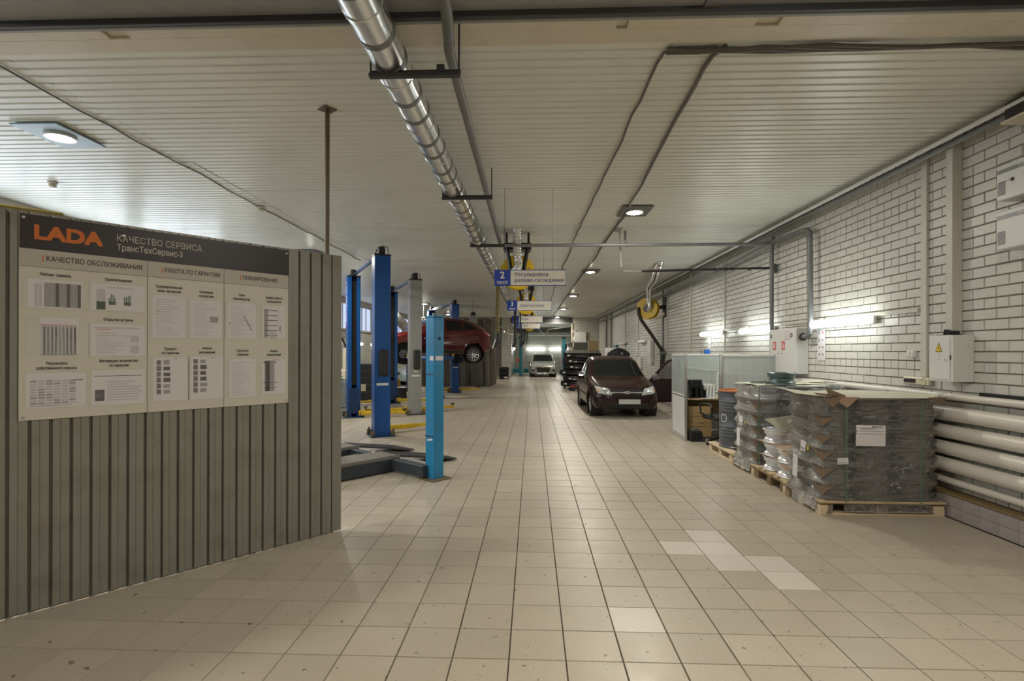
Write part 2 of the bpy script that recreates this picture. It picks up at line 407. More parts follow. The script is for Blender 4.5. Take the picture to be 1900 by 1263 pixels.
def behind_partition(x, y):
    return (x + 1.727) * .7536 - (y - 4.727) * .6574 < -.02
cand = []; rest = []
for i in range(-25, 15):
    for j in range(-29, 104):
        x, y = TX0 + .3 * (i + .5), TY0 + .3 * (j + .5)
        if x > 4.10 or x < XL or y > YF: 
            continue
        vis = y > 2.5 and abs(x + y * .0378) < y * .97 + .2 and not behind_partition(x, y)
        (cand if vis else rest).append((x * x + y * y, x, y, i, j))
cand.sort()
for k, (dd, x, y, i, j) in enumerate(cand[:300]):
    o = link('tile', tile_li if (i, j) in LIGHT else tile_me, fl, T(x + rnd.uniform(-.0006, .0006), y + rnd.uniform(-.0006, .0006), rnd.uniform(-.0006, .0006)))
    if (i, j) in LIGHT: o['label'] = 'paler replacement floor tile'
mb = MB()
for dd, x, y, i, j in cand[300:] + rest:
    mb.add(TV, TF, 0, False, T(x, y, rnd.uniform(-.0007, .0007)))
for i in range(-5, 13):                       # the far bay behind the opening
    for j in range(104, 125):
        x, y = TX0 + .3 * (i + .5), TY0 + .3 * (j + .5)
        if -1.4 < x < 3.6: mb.add(TV, TF, 0, False, T(x, y, 0))
o = mb.build('tile_field', M_['tile'], fl); o['kind'] = 'stuff'

# ---- right wall of white painted brick
wr = structure('wall_right', 'white painted brick wall with dark joints along the aisle', MB().box((XR + .112, 14, 1.95), (.2, 40, 3.9)).mesh('wall_right', M_['mortar']))
def bmesh_brick(L, H=.0905):
    vs, fs = frustum(L, H, .013, .0035)
    return [(-p[2], p[0], p[1]) if False else (p[2] * -1, p[0], p[1]) for p in vs], fs   # face towards -X
BV, BF = bmesh_brick(.2505); BF = [f[::-1] for f in BF]
HV, HF = bmesh_brick(.1205); HF = [f[::-1] for f in HF]
bk, hd = MB().add(BV, BF).mesh('brick', M_['brick']), MB().add(HV, HF).mesh('brick_header', M_['brick'])
near = []; mb = MB()
for k in range(-13, 23):
    z = 1.526 + .1 * k + .05
    if z + .04 > ZC + .03: continue
    head = (k % 6 == 5)
    st = .13 if head else .26
    off = 4.654 if (k % 2) else 4.784
    y = off + st / 2 - st * 40
    while y < YF:
        if -5.9 < y:
            jit = (XR + rnd.uniform(-.0015, .0015), y + rnd.uniform(-.002, .002), z + rnd.uniform(-.0015, .0015))
            if y > 4.45 and not (z < 1.1 and y > 5.4): near.append((y, head, jit))
            else: mb.add(HV if head else BV, HF if head else BF, 0, False, T(*jit))
        y += st
near.sort()
for k, (y, head, p) in enumerate(near):
    if k < 300: link('brick', hd if head else bk, wr, T(*p))
    else: mb.add(HV if head else BV, HF if head else BF, 0, False, T(*p))
o = mb.build('brickwork', M_['brick'], wr); o['kind'] = 'stuff'

# ---- kerb along the foot of the right wall
kb = structure('baseboard_right', 'low mauve tiled kerb with a brown cap at the foot of the brick wall', MB().box((4.185, 14, .108), (.158, 40, .215)).mesh('kerb', M_['mortar']))
cap = MB()
for i in range(22): cap.box((4.176, -5.2 + 1.8 * i + .9, .227), (.172 + rnd.uniform(-.006, .006), 1.794, .024 + rnd.uniform(-.003, .003)), bev=.006)
cap.build('cap_strip', M_['kerb_top'], kb)
KV, KF = frustum(.196, .106, .006, .002); KV = [(-p[2], p[0], p[1]) for p in KV]; KF = [f[::-1] for f in KF]
km = MB().add(KV, KF).mesh('kerb_tile', M_['kerb']); mb = MB()
for i in range(190):
    y = -3.86 + .2 * i
    for z in (.054, .162):
        if 4.2 < y < 8.5: link('tile', km, kb, T(4.101, y, z))
        else: mb.add(KV, KF, 0, False, T(4.101, y, z))
o = mb.build('tile_run', M_['kerb'], kb); o['kind'] = 'stuff'

# ---- ceiling of ribbed white sheets
ce = structure('ceiling', 'white ribbed metal sheet ceiling', MB().box((-1.6, 14, ZC + .09), (12.2, 41, .1)).mesh('ceiling', M_['dull']))
RP = .1115
def ribbed(x0, x1, n, rib=RP, flat=.076, ramp=.008, h=.011):
    m = MB(); y = 0; prof = []
    for i in range(n):
        prof += [(y, 0), (y + flat, 0), (y + flat + ramp, h), (y + rib - ramp, h)]; y += rib
    prof.append((y - .002, 0))
    vs = [(x, a, b) for x in (x0, x1) for a, b in prof]; q = len(prof)
    m.add(vs, [(i, q + i, q + i + 1, i + 1) for i in range(q - 1)])
    return m
pa, pb = ribbed(-3.6, -.004, 10).mesh('sheet', M_['ceil']), ribbed(.004, 8.15, 10).mesh('sheet', M_['ceil'])
for r in range(28):
    y = 3.74 + r * RP * 10
    for me in (pa, pb): link('ceiling_panel', me, ce, T(-3.9, y, ZC + rnd.uniform(-.002, .002)) @ RX(rnd.uniform(-.0015, .0015)))
for r in range(8):
    y = -5.9 + r * RP * 10
    for me in (pa, pb): link('ceiling_panel', me, ce, T(-3.9, y, ZC + .02))
t1 = structure('trim_1', 'cream painted boards closing the ceiling edge by the beam', MB().box((-1.62, 3.58, ZC + .02), (11.7, .33, .04)).mesh('trim', M_['cream']))
mb = MB().box((-1.62, 3.645, ZC - .009), (11.7, .17, .02), bev=.004); mb.build('board', M_['cream'], t1)
for x0, x1 in ((-7.4, -2.9), (-2.75, -1.0), (-.96, .55), (.62, 1.45), (1.6, 3.55), (3.62, 4.2)):
    MB().box(((x0 + x1) / 2, 3.492, ZC - .013 + rnd.uniform(-.002, .002)), (x1 - x0, .128, .02), bev=.004).build('board', M_['cream'], t1)
bm = structure('trim_2', 'dark steel door beam across the ceiling overhead', MB().box((-1.62, 3.25, ZC - .02), (11.7, .31, .05), bev=.01).mesh('beam', M_['grey_lift']))
MB().box((-1.62, 3.31, ZC - .06), (11.7, .03, .05), bev=.004).build('guide_rail', M_['dark_steel'], bm)
MB().box((-1.62, 3.39, ZC - .03), (11.7, .03, .06), bev=.004).build('flange', M_['grey_lift'], bm)
MB().box((-1.62, 3.0, ZC - .005), (11.7, .22, .03), bev=.004).build('cover_plate', M_['grey_lift'], bm)
for x in (-3.6, 1.1): MB().box((x, 3.2, ZC - .05), (.12, .3, .02), bev=.004).build('splice_plate', M_['mid_steel'], bm)

# ---- left wall with its band of milky windows
bt = pm('brick_far', (.42, .41, .37), .4)
def brickify(m, sc=(1, 1, 1), xy='XZ'):
    nt = m.node_tree; L = nt.links.new; b = nt.nodes['Principled BSDF']
    g = nd(nt, 'ShaderNodeNewGeometry'); sp = nd(nt, 'ShaderNodeSeparateXYZ'); L(g.outputs['Position'], sp.inputs[0])
    cb = nd(nt, 'ShaderNodeCombineXYZ'); ad = nd(nt, 'ShaderNodeMath', operation='ADD'); L(sp.outputs['X'], ad.inputs[0]); L(sp.outputs['Y'], ad.inputs[1])
    L(ad.outputs[0], cb.inputs[0]); L(sp.outputs['Z'], cb.inputs[1])
    br = nd(nt, 'ShaderNodeTexBrick'); br.inputs['Scale'].default_value = 1; br.inputs['Brick Width'].default_value = .26; br.inputs['Row Height'].default_value = .1; br.inputs['Mortar Size'].default_value = .007
    br.inputs['Color1'].default_value = (.50, .49, .44, 1); br.inputs['Color2'].default_value = (.45, .44, .39, 1); br.inputs['Mortar'].default_value = (.13, .12, .10, 1)
    L(cb.outputs[0], br.inputs['Vector']); L(br.outputs['Color'], b.inputs['Base Color'])
brickify(bt)
wl = structure('wall_left', 'pale brick wall with high windows along the far left', None)
YW0 = 1.0; NW = 11
MB().box((XL - .1, 14, 1.22), (.2, 40.4, 2.5)).build('lower_wall', bt, wl)
MB().box((XL - .1, 14, 3.71), (.2, 40.4, .26)).build('lintel_band', M_['dull'], wl)
for k in range(NW + 1):
    MB().box((XL - .1, YW0 + 3 * k - .18, 3.025), (.2, .36, 1.11)).build('pier', bt, wl)
MB().box((XL - .1, -2.6, 3.025), (.2, 6.8, 1.11)).build('pier', bt, wl)
mb_f, mb_p = MB(), MB()
for a in (0, 1.31, 2.62): mb_f.box((0, a, .55), (.07, .05, 1.1), bev=.005)
for zz in (.025, 1.075): mb_f.box((0, 1.31, zz), (.07, 2.64, .05), bev=.005)

for a in (.62, 1.9): mb_f.box((0.01, a, .55), (.05, .03, 1.05))
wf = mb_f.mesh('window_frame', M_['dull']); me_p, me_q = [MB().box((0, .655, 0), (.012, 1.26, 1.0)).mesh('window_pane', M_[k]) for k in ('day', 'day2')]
for k in range(NW):
    wd = structure('window_%d' % (k + 1), 'milky daylight window high in the left wall', wf); wd.location = (XL - .06, YW0 + .01 + 3 * k, 2.48)
    for a in (0, 1.31): link('pane', me_p if k < 4 else me_q, wd, T(-.01, a, .55))  # hidden first four windows glow brighter to light the ceiling, visible ones dimmed
    MB().box((.08, 1.31, -.02), (.2, 2.7, .03), bev=.006).build('sill', M_['dull'], wd)

# ---- far wall, opening to the bay
wf_ = structure('wall_far', 'white brick end wall around the opening to the far bay', MB().box((3.45, YF + .12, 1.9), (1.8, .24, 3.8)).mesh('wall_far', bt))
MB().box((-1.64, YF + .12, 1.9), (.62, .24, 3.8)).build('pier', bt, wf_)
MB().box((.6, YF + .12, 3.62), (3.95, .24, .44)).build('lintel', M_['dark_steel'], wf_)
MB().box((-4.75, YF + .12, 1.9), (5.6, .24, 3.8)).build('dark_bay', M_['concrete'], wf_)
MB().box((2.53, YF - .02, 1.7), (.09, .08, 3.4), bev=.01).build('jamb', M_['cream'], wf_)
MB().box((.6, YF - .03, 3.42), (3.9, .06, .07), bev=.01).build('head_rail', M_['mid_steel'], wf_)
by = structure('wall_bay', 'white brick walls of the lit bay beyond the opening', MB().box((1.1, 40.3, 1.75), (5.2, .2, 3.5)).mesh('bay', bt))
MB().box((-1.45, 37.2, 1.75), (.2, 6.2, 3.5)).build('side_wall', bt, by)
MB().box((3.7, 37.2, 1.75), (.2, 6.2, 3.5)).build('side_wall', bt, by)
cb2 = structure('ceiling_bay', 'ribbed ceiling of the far bay', MB().box((1.1, 37.2, 3.52), (5.2, 6.3, .1)).mesh('bay_ceiling', M_['dull']))
bay_me = ribbed(-1.35, 3.6, 10).mesh('sheet', M_['ceil'])
for r in range(5): link('ceiling_panel', bay_me, cb2, T(0, 34.25 + r * 1.115, 3.44))
MB().tube([(-1.3, 39.9, 2.83), (3.5, 39.9, 2.83)], .035, 8).build('wall_rail', M_['white'], by)
MB().box((1.1, 40.15, 3.2), (4.9, .06, .3), bev=.02).build('wall_band', M_['concrete'], by)
structure('wall_front', 'plain wall behind the viewpoint', MB().box((-1.6, YB, 1.9), (12, .2, 3.8)).mesh('wall_front', M_['dull']))

# ---- corrugated partition with its posts
PE = Vector((-1.727, 4.727, 0)); PD = Vector((-.65738, -.75356, 0)); PN = Vector((.75356, -.65738, 0))
PM = Matrix(((PD.x, PN.x, 0, PE.x), (PD.y, PN.y, 0, PE.y), (0, 0, 1, 0), (0, 0, 0, 1)))   # local: x along from the free end, y towards the viewer
pt = structure('wall_partition', 'grey ribbed steel sheet partition wall', None); pt.matrix_world = PM
def corr(n):
    m = MB(); prof = []; x = 0
    for i in range(n):
        prof += [(x, -.026), (x + .005, -.026), (x + .012, 0), (x + .052, 0), (x + .056, -.003), (x + .060, 0), (x + .093, 0)]; x += .1
    prof.append((x, -.026))
    q = len(prof)
    vs = [(a, b, z) for z in (.012, 2.472) for a, b in prof]
    m.add(vs, [(i, q + i, q + i + 1, i + 1) for i in range(q - 1)])
    m.add([(a, b - .004, z) for a, b, z in vs], [(i + 1, q + i + 1, q + i, i) for i in range(q - 1)])
    return m
cm = corr(10).mesh('sheet', M_['sheet'])
for k in range(8): link('sheet_panel', cm, pt, T(.072 + k, -.001 * (k % 2), 0))
mb = MB(); mb.box((.03, -.012, 1.243), (.088, .03, 2.462), bev=.004); mb.build('end_post', M_['sheet'], pt)
MB().box((4.1, -.05, .012), (8.1, .05, .022)).build('floor_channel', M_['mid_steel'], pt)
MB().box((4.1, -.04, 2.468), (8.1, .03, .02)).build('top_channel', M_['sheet'], pt)
MB().box((5.0, -.16, 2.485), (6.2, .10, .07), bev=.01).build('back_rail', M_['olive'], pt)
mb = MB().tube([(.10, -.05, 2.46), (.10, -.05, 3.775)], .021, 10); mb.box((.10, -.05, 3.772), (.12, .12, .012)); mb.build('hanger_pipe', M_['brown_p'], pt)
# ================================================================ CEILING SERVICES
# spiral ventilation duct with its joints
dt = thing('ventilation_duct', 'long bright spiral steel ventilation duct under the ceiling', 'duct', (-.93, 2.4, 3.55))
m = MB(); m.cyl((-.02, -1.2, 0), (0.03, 18, -.02), .115, 28); m.build('tube', M_['galv'], dt)
y = -1.0; k = 0
while y < 17.8:
    mb = MB(); t_ = (y + 1.2) / 19.2
    c = Vector((-.02 + .05 * t_, y, -.02 * t_))
    mb.tube([c + Vector((0, -.024, 0)), c + Vector((0, -.020, 0)), c + Vector((0, .020, 0)), c + Vector((0, .024, 0))], [.1155, .121, .121, .1155], 28, caps=False)
    mb.build('joint_band', M_['mid_steel'] if k % 3 else M_['galv'], dt)
    y += (.24, .30, .22)[k % 3]; k += 1
# grey pipe alongside
gp = MB().tube([(-.50, 1.0, 3.62), (-.50, 2.95, 3.62), (-.51, 3.15, 3.615), (-.55, 3.5, 3.60), (-.555, 3.9, 3.60), (-.59, 9.9, 3.60)], .036, 14).build('service_pipe', M_['grey_paint'])
tag(gp, 'slim grey pipe running beside the spiral duct', 'pipe')
for i, (y, lab) in enumerate(((3.45, 'dark steel bracket under the duct, nearest the cream beam'), (6.25, 'dark steel bracket under the duct, second from the cream beam'), (9.12, 'dark steel bracket under the duct beside the first hose reel'))):
    b = thing('duct_bracket', lab, 'bracket', (-.77, y, 3.42), 0, 'brackets under the ventilation duct')
    m = MB(); m.box((0, 0, 0), (.60, .04, .028), bev=.003); m.box((0, .018, .02), (.60, .006, .045)); m.build('angle_bar', M_['dark_steel'], b)
    for x in (-.29, .29): MB().tube([(x, 0, 0), (x, 0, .355)], .007, 6).build('hanger_rod', M_['dark_steel'], b)
    MB().box((.17 if i == 0 else -.27, .01, .04), (.05, .05, .05), bev=.004).build('clip', M_['dark_steel'], b)

# air line across the aisle with its wall branch
al = thing('air_line', 'grey pipe crossing the aisle and turning down the brick wall', 'pipe', (0, 0, 0))
MB().tube([(-1.06, 9.36, 3.48), (3.95, 9.33, 3.475), (4.10, 9.33, 3.50)], .030, 12).build('cross_pipe', M_['grey_paint'], al)
MB().tube([(4.12, 9.33, 3.56), (4.12, 9.33, 1.28)], .034, 12).build('drop_pipe', M_['grey_paint'], al)
MB().tube([(4.12, 12, 3.40), (4.12, 9.33, 3.50), (4.12, 8.25, 3.46), (4.12, 8.14, 3.445), (4.12, 8.08, 3.40), (4.12, 8.07, 3.3), (4.12, 8.05, 1.98), (4.12, 8.06, 1.90), (4.12, 8.12, 1.86), (4.12, 8.30, 1.85)], .040, 14).build('branch_pipe', M_['grey_paint'], al)
MB().cyl((4.12, 8.24, 1.85), (4.12, 8.29, 1.85), .056, 16).build('collar', M_['rubber'], al)
MB().cyl((4.12, 9.33, 3.50), (4.12, 9.33, 3.60), .045, 12).build('tee', M_['grey_paint'], al)
MB().tube([(4.12, 33, 3.42), (4.12, 12, 3.40)], .034, 10).build('far_pipe', M_['grey_paint'], al)
o = MB().tube([(4.03, -4, 3.70), (4.03, 33.8, 3.70)], .022, 8).build('wall_conduit', M_['white']); tag(o, 'thin pale conduit along the top of the brick wall, nearer the ceiling', 'conduit')
o = MB().tube([(4.10, -4, 3.66), (4.10, 33.8, 3.66)], .026, 8).build('wall_conduit', M_['grey_paint']); tag(o, 'thin grey conduit along the top of the brick wall, nearer the bricks', 'conduit')
o = MB().tube([(4.15, -4, 3.70), (4.15, 5, 3.705), (4.15, 33.8, 3.70)], .016, 8).build('cable_bundle', M_['cable']); tag(o, 'dark cable lying behind the conduits along the wall top', 'cable')
# tension tube and ceiling drop
dp = thing('drop_bracket', 'grey ceiling drop bracket carrying the thin dark tube', 'bracket', (1.56, 9.5, ZC))
MB().box((-.04, -.02, -.006), (.10, .26, .012)).build('ceiling_plate', M_['grey_lift'], dp)
MB().tube([(-.02, 0, 0), (.02, .02, -.66)], .016, 8).build('flat_bar', M_['grey_lift'], dp)
MB().tube([(.10, .1, 0), (.10, .1, -.20), (.10, .0, -.24), (.04, -.17, -.25)], .022, 8).build('pipe_hanger', M_['grey_paint'], dp)
st = thing('tension_tube', 'thin dark tube reaching from the drop bracket to the brick wall', 'tube', (1.62, 9.55, 3.05))
MB().tube([(0, 0, 0), (.32, 0, 0)], .010, 8).build('rod', M_['galv'], st)
MB().tube([(.32, 0, 0), (2.55, -.1, .03)], .022, 10).build('tube', M_['black'], st)
for x in (1.55, 1.75, 1.85, 2.15): MB().cyl((x, -.07, .015), (x + .05, -.07, .015), .03, 10).build('clamp', M_['black'], st)
MB().box((2.58, -.1, .02), (.06, .12, .16), bev=.01).build('wall_plate', M_['grey_paint'], st)

# cables on the ceiling
def cable(name, pts, r, lab, n=6, mat='cable', cat='cable'):
    o = MB().tube(pts, r, n).build(name, M_[mat]); return tag(o, lab, cat)
def wig(x0, y0, x1, y1, z, n, a, sd):
    q = random.Random(sd)
    return [(lerp(x0, x1, i / n) + q.uniform(-a, a), lerp(y0, y1, i / n), z + q.uniform(-.004, .004)) for i in range(n + 1)]
cable('cable', [(1.3, 3.80, 3.765), (1.02, 3.80, 3.763), (.94, 3.86, 3.762)] + wig(.93, 4.0, .79, 10.4, 3.762, 22, .012, 3), .011, 'thin dark cable along the ceiling, ending at the first hose reel')
cable('cable', wig(.80, 10.6, .75, 24, 3.762, 14, .03, 5), .012, 'thin dark cable on the ceiling beyond the first sign')
for q, (dx, nm) in enumerate(((0, 'thick dark cable bundle along the ceiling right of the signs'),)):
    cable('cable_bundle', [(1.36, 3.79, 3.762), (1.30, 3.88, 3.758)] + wig(1.29, 4.05, 1.45, 8.5, 3.757, 16, .008, 7) + wig(1.45, 8.9, 1.25, 33, 3.757, 22, .02, 8), .017, nm)
for q in range(4):
    rr = random.Random(20 + q)
    cable('cable', [(lerp(.95, 4.05, i / 14), 3.79 + .02 * math.sin(i * .9 + q * 1.3) + .010 * q, 3.752 - .016 * abs(math.sin(i * .7 + q))) for i in range(15)], .013,
          ['dark cable slung along the cream beam, topmost strand', 'dark cable slung along the cream beam, second strand', 'dark cable slung along the cream beam, third strand', 'dark cable slung along the cream beam, lowest strand'][q])
cable('cable', wig(-4.05, 3.6, -4.10, 12.5, 3.772, 26, .02, 11), .007, 'fine cable along the ceiling left of the duct')

# smoke detectors
def detector(x, y, lab):
    d = thing('smoke_detector', lab, 'smoke detector', (x, y, 3.775), 0, 'smoke detectors on the ceiling')
    MB().lathe([(0, 0), (.055, 0), (.055, -.02), (.04, -.03), (0, -.03)], 18).build('base', M_['detector'], d)
    MB().lathe([(0, -.03), (.032, -.03), (.048, -.048), (.03, -.068), (0, -.07)], 18).build('dome', M_['detector'], d)
detector(-6.15, 6.6, 'cream smoke detector under the ceiling above the notice board')
detector(-4.06, 7.83, 'cream smoke detector on the fine ceiling cable')

# round ceiling lamps in square plates
def ceiling_lamp(x, y, lab, mat='mid_steel'):
    L_ = thing('ceiling_lamp', lab, 'ceiling light', (x, y, 3.766), 0, 'round ceiling lamps')
    MB().box((0, 0, -.004), (.46, .60, .014), bev=.003).build('mounting_plate', M_[mat], L_)
    MB().lathe([(.132, -.011), (.132, -.03), (.115, -.03), (.115, -.011)], 28).build('lamp_ring', M_['white_pl'], L_)
    MB().lathe([(.115, -.02), (.085, -.032), (.04, -.038), (0, -.040)], 28).build('lamp_glass', M_['lamp'], L_)
LR = ['round ceiling lamp nearest the drop bracket, first right of the signs', 'round ceiling lamp second in the row right of the signs', 'round ceiling lamp third in the row right of the signs', 'round ceiling lamp fourth in the row right of the signs', 'round ceiling lamp last in the row right of the signs']
LL = ['round ceiling lamp in a pale plate above the notice board', 'round ceiling lamp just above the right end of the partition', 'round ceiling lamp between the blue and grey lift posts', 'round ceiling lamp right of the grey lift post top', 'round ceiling lamp left of the farthest blue post']
for i, y in enumerate((8.2, 14.35, 20.5, 26.85, 33.3)): ceiling_lamp(1.56, y, LR[i])
for i, y in enumerate((5.15, 11.45, 17.75, 23.85, 30.6)): ceiling_lamp(-4.72 if i == 0 else -4.85, y, LL[i], 'lampplate' if i == 0 else 'mid_steel')  # first left plate is coloured with the pale blue reflection it shows
for x, y, lb in ((1.56, 2.0, 'round ceiling lamp behind the door beam, out of the picture on the right'), (-4.25, 2.95, 'round ceiling lamp behind the partition, out of the picture on the left'), (1.56, -4.1, 'round ceiling lamp far behind the door beam, out of the picture'), (-1.5, -1.9, 'round ceiling lamp behind the viewpoint, out of the picture on the left')): ceiling_lamp(x, y, lb)  # lamp behind the viewpoint is added as fill for board and partition

# ---- hanging station signs
def sign(x, y, z, num, lines, lab, sz, tx=None, wd=.95, h=.215):
    s = thing('hanging_sign', lab, 'sign', (x, y, z), R(-.4), 'blue and white station signs')
    MB().box((0, 0, 0), (wd, .012, h), bev=.002).build('board', M_['signblue'], s)
    MB().box((.105, -.0075, 0), (wd - .225, .003, h - .022)).build('white_panel', M_['signwhite'], s)
    F = RX(R(90))
    text(num, .125, M_['signwhite'], 'numeral', s, T(-.368, -.0085, .032) @ F, .02)
    text('пост', .066, M_['signwhite'], 'lettering', s, T(-.368, -.0085, -.062) @ F, .014)
    for i, (t_, zz) in enumerate(lines): text(t_, sz, M_['signink'], 'lettering', s, T(-.205, -.0095, zz) @ F, .008, 'LEFT', sx=1.06)
    for q in (-.34, .30): MB().tube([(q, 0, h / 2), (q, 0, ZC - z)], .0025, 5).build('wire', M_['dark_steel'], s)
sign(-.03, 7.06, 2.594, '2', [('Регулировка', .040), ('развал-схождение', -.036)], 'nearest hanging sign, numbered 2, with two lines of text', .068)
sign(-.06, 11.31, 2.588, '3', [('Диагностика', 0)], 'hanging sign numbered 3, below and behind the sign numbered 2', .078)
sign(-.15, 16.45, 2.605, '4', [('ТОиР', 0)], 'hanging sign with four letters, third along the aisle', .085)
sign(-.16, 21.3, 2.63, '5', [('ППП', 0)], 'farthest hanging sign, half hidden behind the third', .085)

# ---- hose reels
def reel_parts(root, M, rr=.30, wdt=.20):
    m = MB()
    for s_ in (-1, 1):
        m.lathe([(.10, s_ * wdt / 2), (rr, s_ * wdt / 2), (rr + .008, s_ * (wdt / 2 + .008)), (rr, s_ * (wdt / 2 + .016)), (.10, s_ * (wdt / 2 + .016)), (.10, s_ * wdt / 2)], 40, M=M)
        for k in range(6):
            a = 2 * PI * k / 6 + .3
            m.lathe([(0, 0), (.013, 0), (.013, .006), (0, .006)], 8, 1, M @ T(.21 * math.cos(a), .21 * math.sin(a), s_ * (wdt / 2 + .014)))
    m.build('drum', [M_['reel'], M_['black']], root)
    MB().lathe([(0, -wdt / 2 - .05), (.11, -wdt / 2 - .05), (.12, -wdt / 2 - .02), (.12, wdt / 2 + .02), (.11, wdt / 2 + .05), (0, wdt / 2 + .05)], 24, M=M).build('hub', M_['black'], root)
    hb = MB()
    for q in range(4): hb.lathe([(rr - .07 + .028 * math.cos(2 * PI * j / 8), (q - 1.5) * .048 + .024 * math.sin(2 * PI * j / 8)) for j in range(9)], 32, M=M)
    hb.build('hose_winding', M_['hose'], root)
def foil(root, pts, r=.07, name='foil_duct'):
    P = [Vector(p) for p in pts]; out = []; rs = []
    L_ = [0]
    for a, b in zip(P, P[1:]): L_.append(L_[-1] + (b - a).length)
    n = int(L_[-1] / .012)
    for i in range(n + 1):
        s_ = L_[-1] * i / n; k = max(j for j in range(len(L_) - 1) if L_[j] <= s_ + 1e-9)
        t_ = (s_ - L_[k]) / (L_[k + 1] - L_[k])
        p = lambda j: P[max(0, min(len(P) - 1, j))]
        a, b, c, d = p(k - 1), p(k), p(k + 1), p(k + 2)
        q = .5 * ((2 * b) + (c - a) * t_ + (2 * a - 5 * b + 4 * c - d) * t_ ** 2 + (3 * b - a - 3 * c + d) * t_ ** 3)
        out.append(q); rs.append(r * (1 + (.06 if i % 2 else -.05) + .02 * math.sin(i * 1.7)))
    MB().tube(out, rs, 16).build(name, M_['foil'], root)
FM = RX(R(90))
for i, (x, y, z, nm) in enumerate(((-.27, 9.7, 3.05, 'yellow hose reel right behind the sign numbered 2'), (-.19, 15.8, 3.02, 'yellow hose reel behind the sign numbered 3'),
                                   (-.15, 22.2, 2.99, 'yellow hose reel behind the sign with four letters'), (-.16, 27.5, 2.96, 'farthest yellow hose reel, low behind the last sign'))):
    r_ = thing('hose_reel', nm, 'hose reel', (x, y, z), 0, 'exhaust hose reels over the aisle')
    reel_parts(r_, FM)
    m = MB()
    m.box((0, -.02, .45), (.50, .34, .12), bev=.01)
    for q in (-.2, .2): m.box((q, 0, (ZC - z + .5) / 2), (.04, .04, ZC - z - .5))
    m.build('ceiling_bracket', M_['black'], r_)
    for s_ in (-1, 1): MB().tube([(s_ * .19, -.18, .44), (s_ * .13, -.18, .10), (s_ * .11, -.18, -.10)], .034, 4).build('side_arm', M_['black'], r_)
    MB().box((0, -.165, 0), (.2, .03, .14), bev=.02).build('bearing_plate', M_['black'], r_)
    foil(r_, [(.0, -.28, ZC - z), (.0, -.28, .45), (.02, -.28, .16), (.02, -.27, .06), (-.04, -.24, .0), (-.05, -.16, -.01)], .075)
    hx = (-.36, -.32, -.27, -.25)[i]
    zb = (1.93, 1.98, 2.03, 2.2)[i] - z
    m = MB(); pts = [(hx + .06, 0, .0), (hx, 0, -.12)]; n = 60
    for k in range(n + 1): pts.append((hx, 0, -.14 + (zb + .14) * k / n))
    m.tube(pts, [(.040 if k % 2 else .033) for k in range(len(pts))], 12); m.build('hanging_hose', M_['hose_y'] if i == 0 else M_['hose'], r_)
    MB().tube([(hx, 0, zb + .02), (hx, 0, zb - .06), (hx - .02, -.01, zb - .14), (hx - .07, -.02, zb - .24)], [.046, .046, .05, .028], 12).build('nozzle', M_['black'], r_)
    if i == 0: MB().tube([(hx - .03, -.06, zb - .10), (hx - .09, -.07, zb - .26)], .014, 8).build('clip_handle', M_['chrome'], r_)
    if i > 0: MB().tube([(hx + .16, 0, -.1), (hx + .16, 0, zb + .1), (hx + .20, 0, zb - .12)], .022, 8).build('second_hose', M_['hose'], r_)
# wall reel
r_ = thing('wall_hose_reel', 'yellow hose reel on a black bracket on the brick wall above the dark red car', 'hose reel', (3.66, 17.0, 2.98))
WM = RZ(R(-28)) @ RX(R(90))
reel_parts(r_, WM, .33, .22)
MB().box((.38, .12, .05), (.40, .12, .12), bev=.02).build('arm', M_['black'], r_)
MB().box((.56, .1, .05), (.05, .30, .62), bev=.01).build('wall_plate', M_['black'], r_)
MB().box((.32, -.16, -.26), (.36, .08, .09), bev=.02, M=T(.32, -.16, -.26) @ RY(R(-32)) @ T(-.32, .16, .26)).build('beige_arm', M_['cream'], r_)
foil(r_, [(-.58, -4.1, .80), (-.57, -4.0, .775), (-.48, -3.3, .72), (-.30, -2.2, .64), (-.23, -1.35, .585), (-.17, -.9, .52), (-.06, -.40, .26), (.0, -.24, .08), (.0, -.20, -.02), (-.06, -.16, -.05)], .078)
MB().tube([(-.31, -.03, .03), (-.30, -.06, -.18), (-.22, -.08, -.38), (.10, -.1, -.84), (.38, -.1, -1.26), (.44, -.08, -1.36)], .052, 12).build('hose', M_['hose'], r_)
MB().tube([(.44, -.06, -1.32), (.45, -.06, -1.5), (.42, -.06, -2.1), (.36, -.06, -2.5)], .075, 12).build('lower_hose', M_['hose'], r_)
MB().tube([(.50, .1, .6), (.50, .1, -1.5)], .03, 8).build('stand_pipe', M_['grey_paint'], r_)
MB().cyl((.38, -.04, -1.4), (.54, -.04, -1.4), .10, 14).build('hose_clamp', M_['grey_paint'], r_)
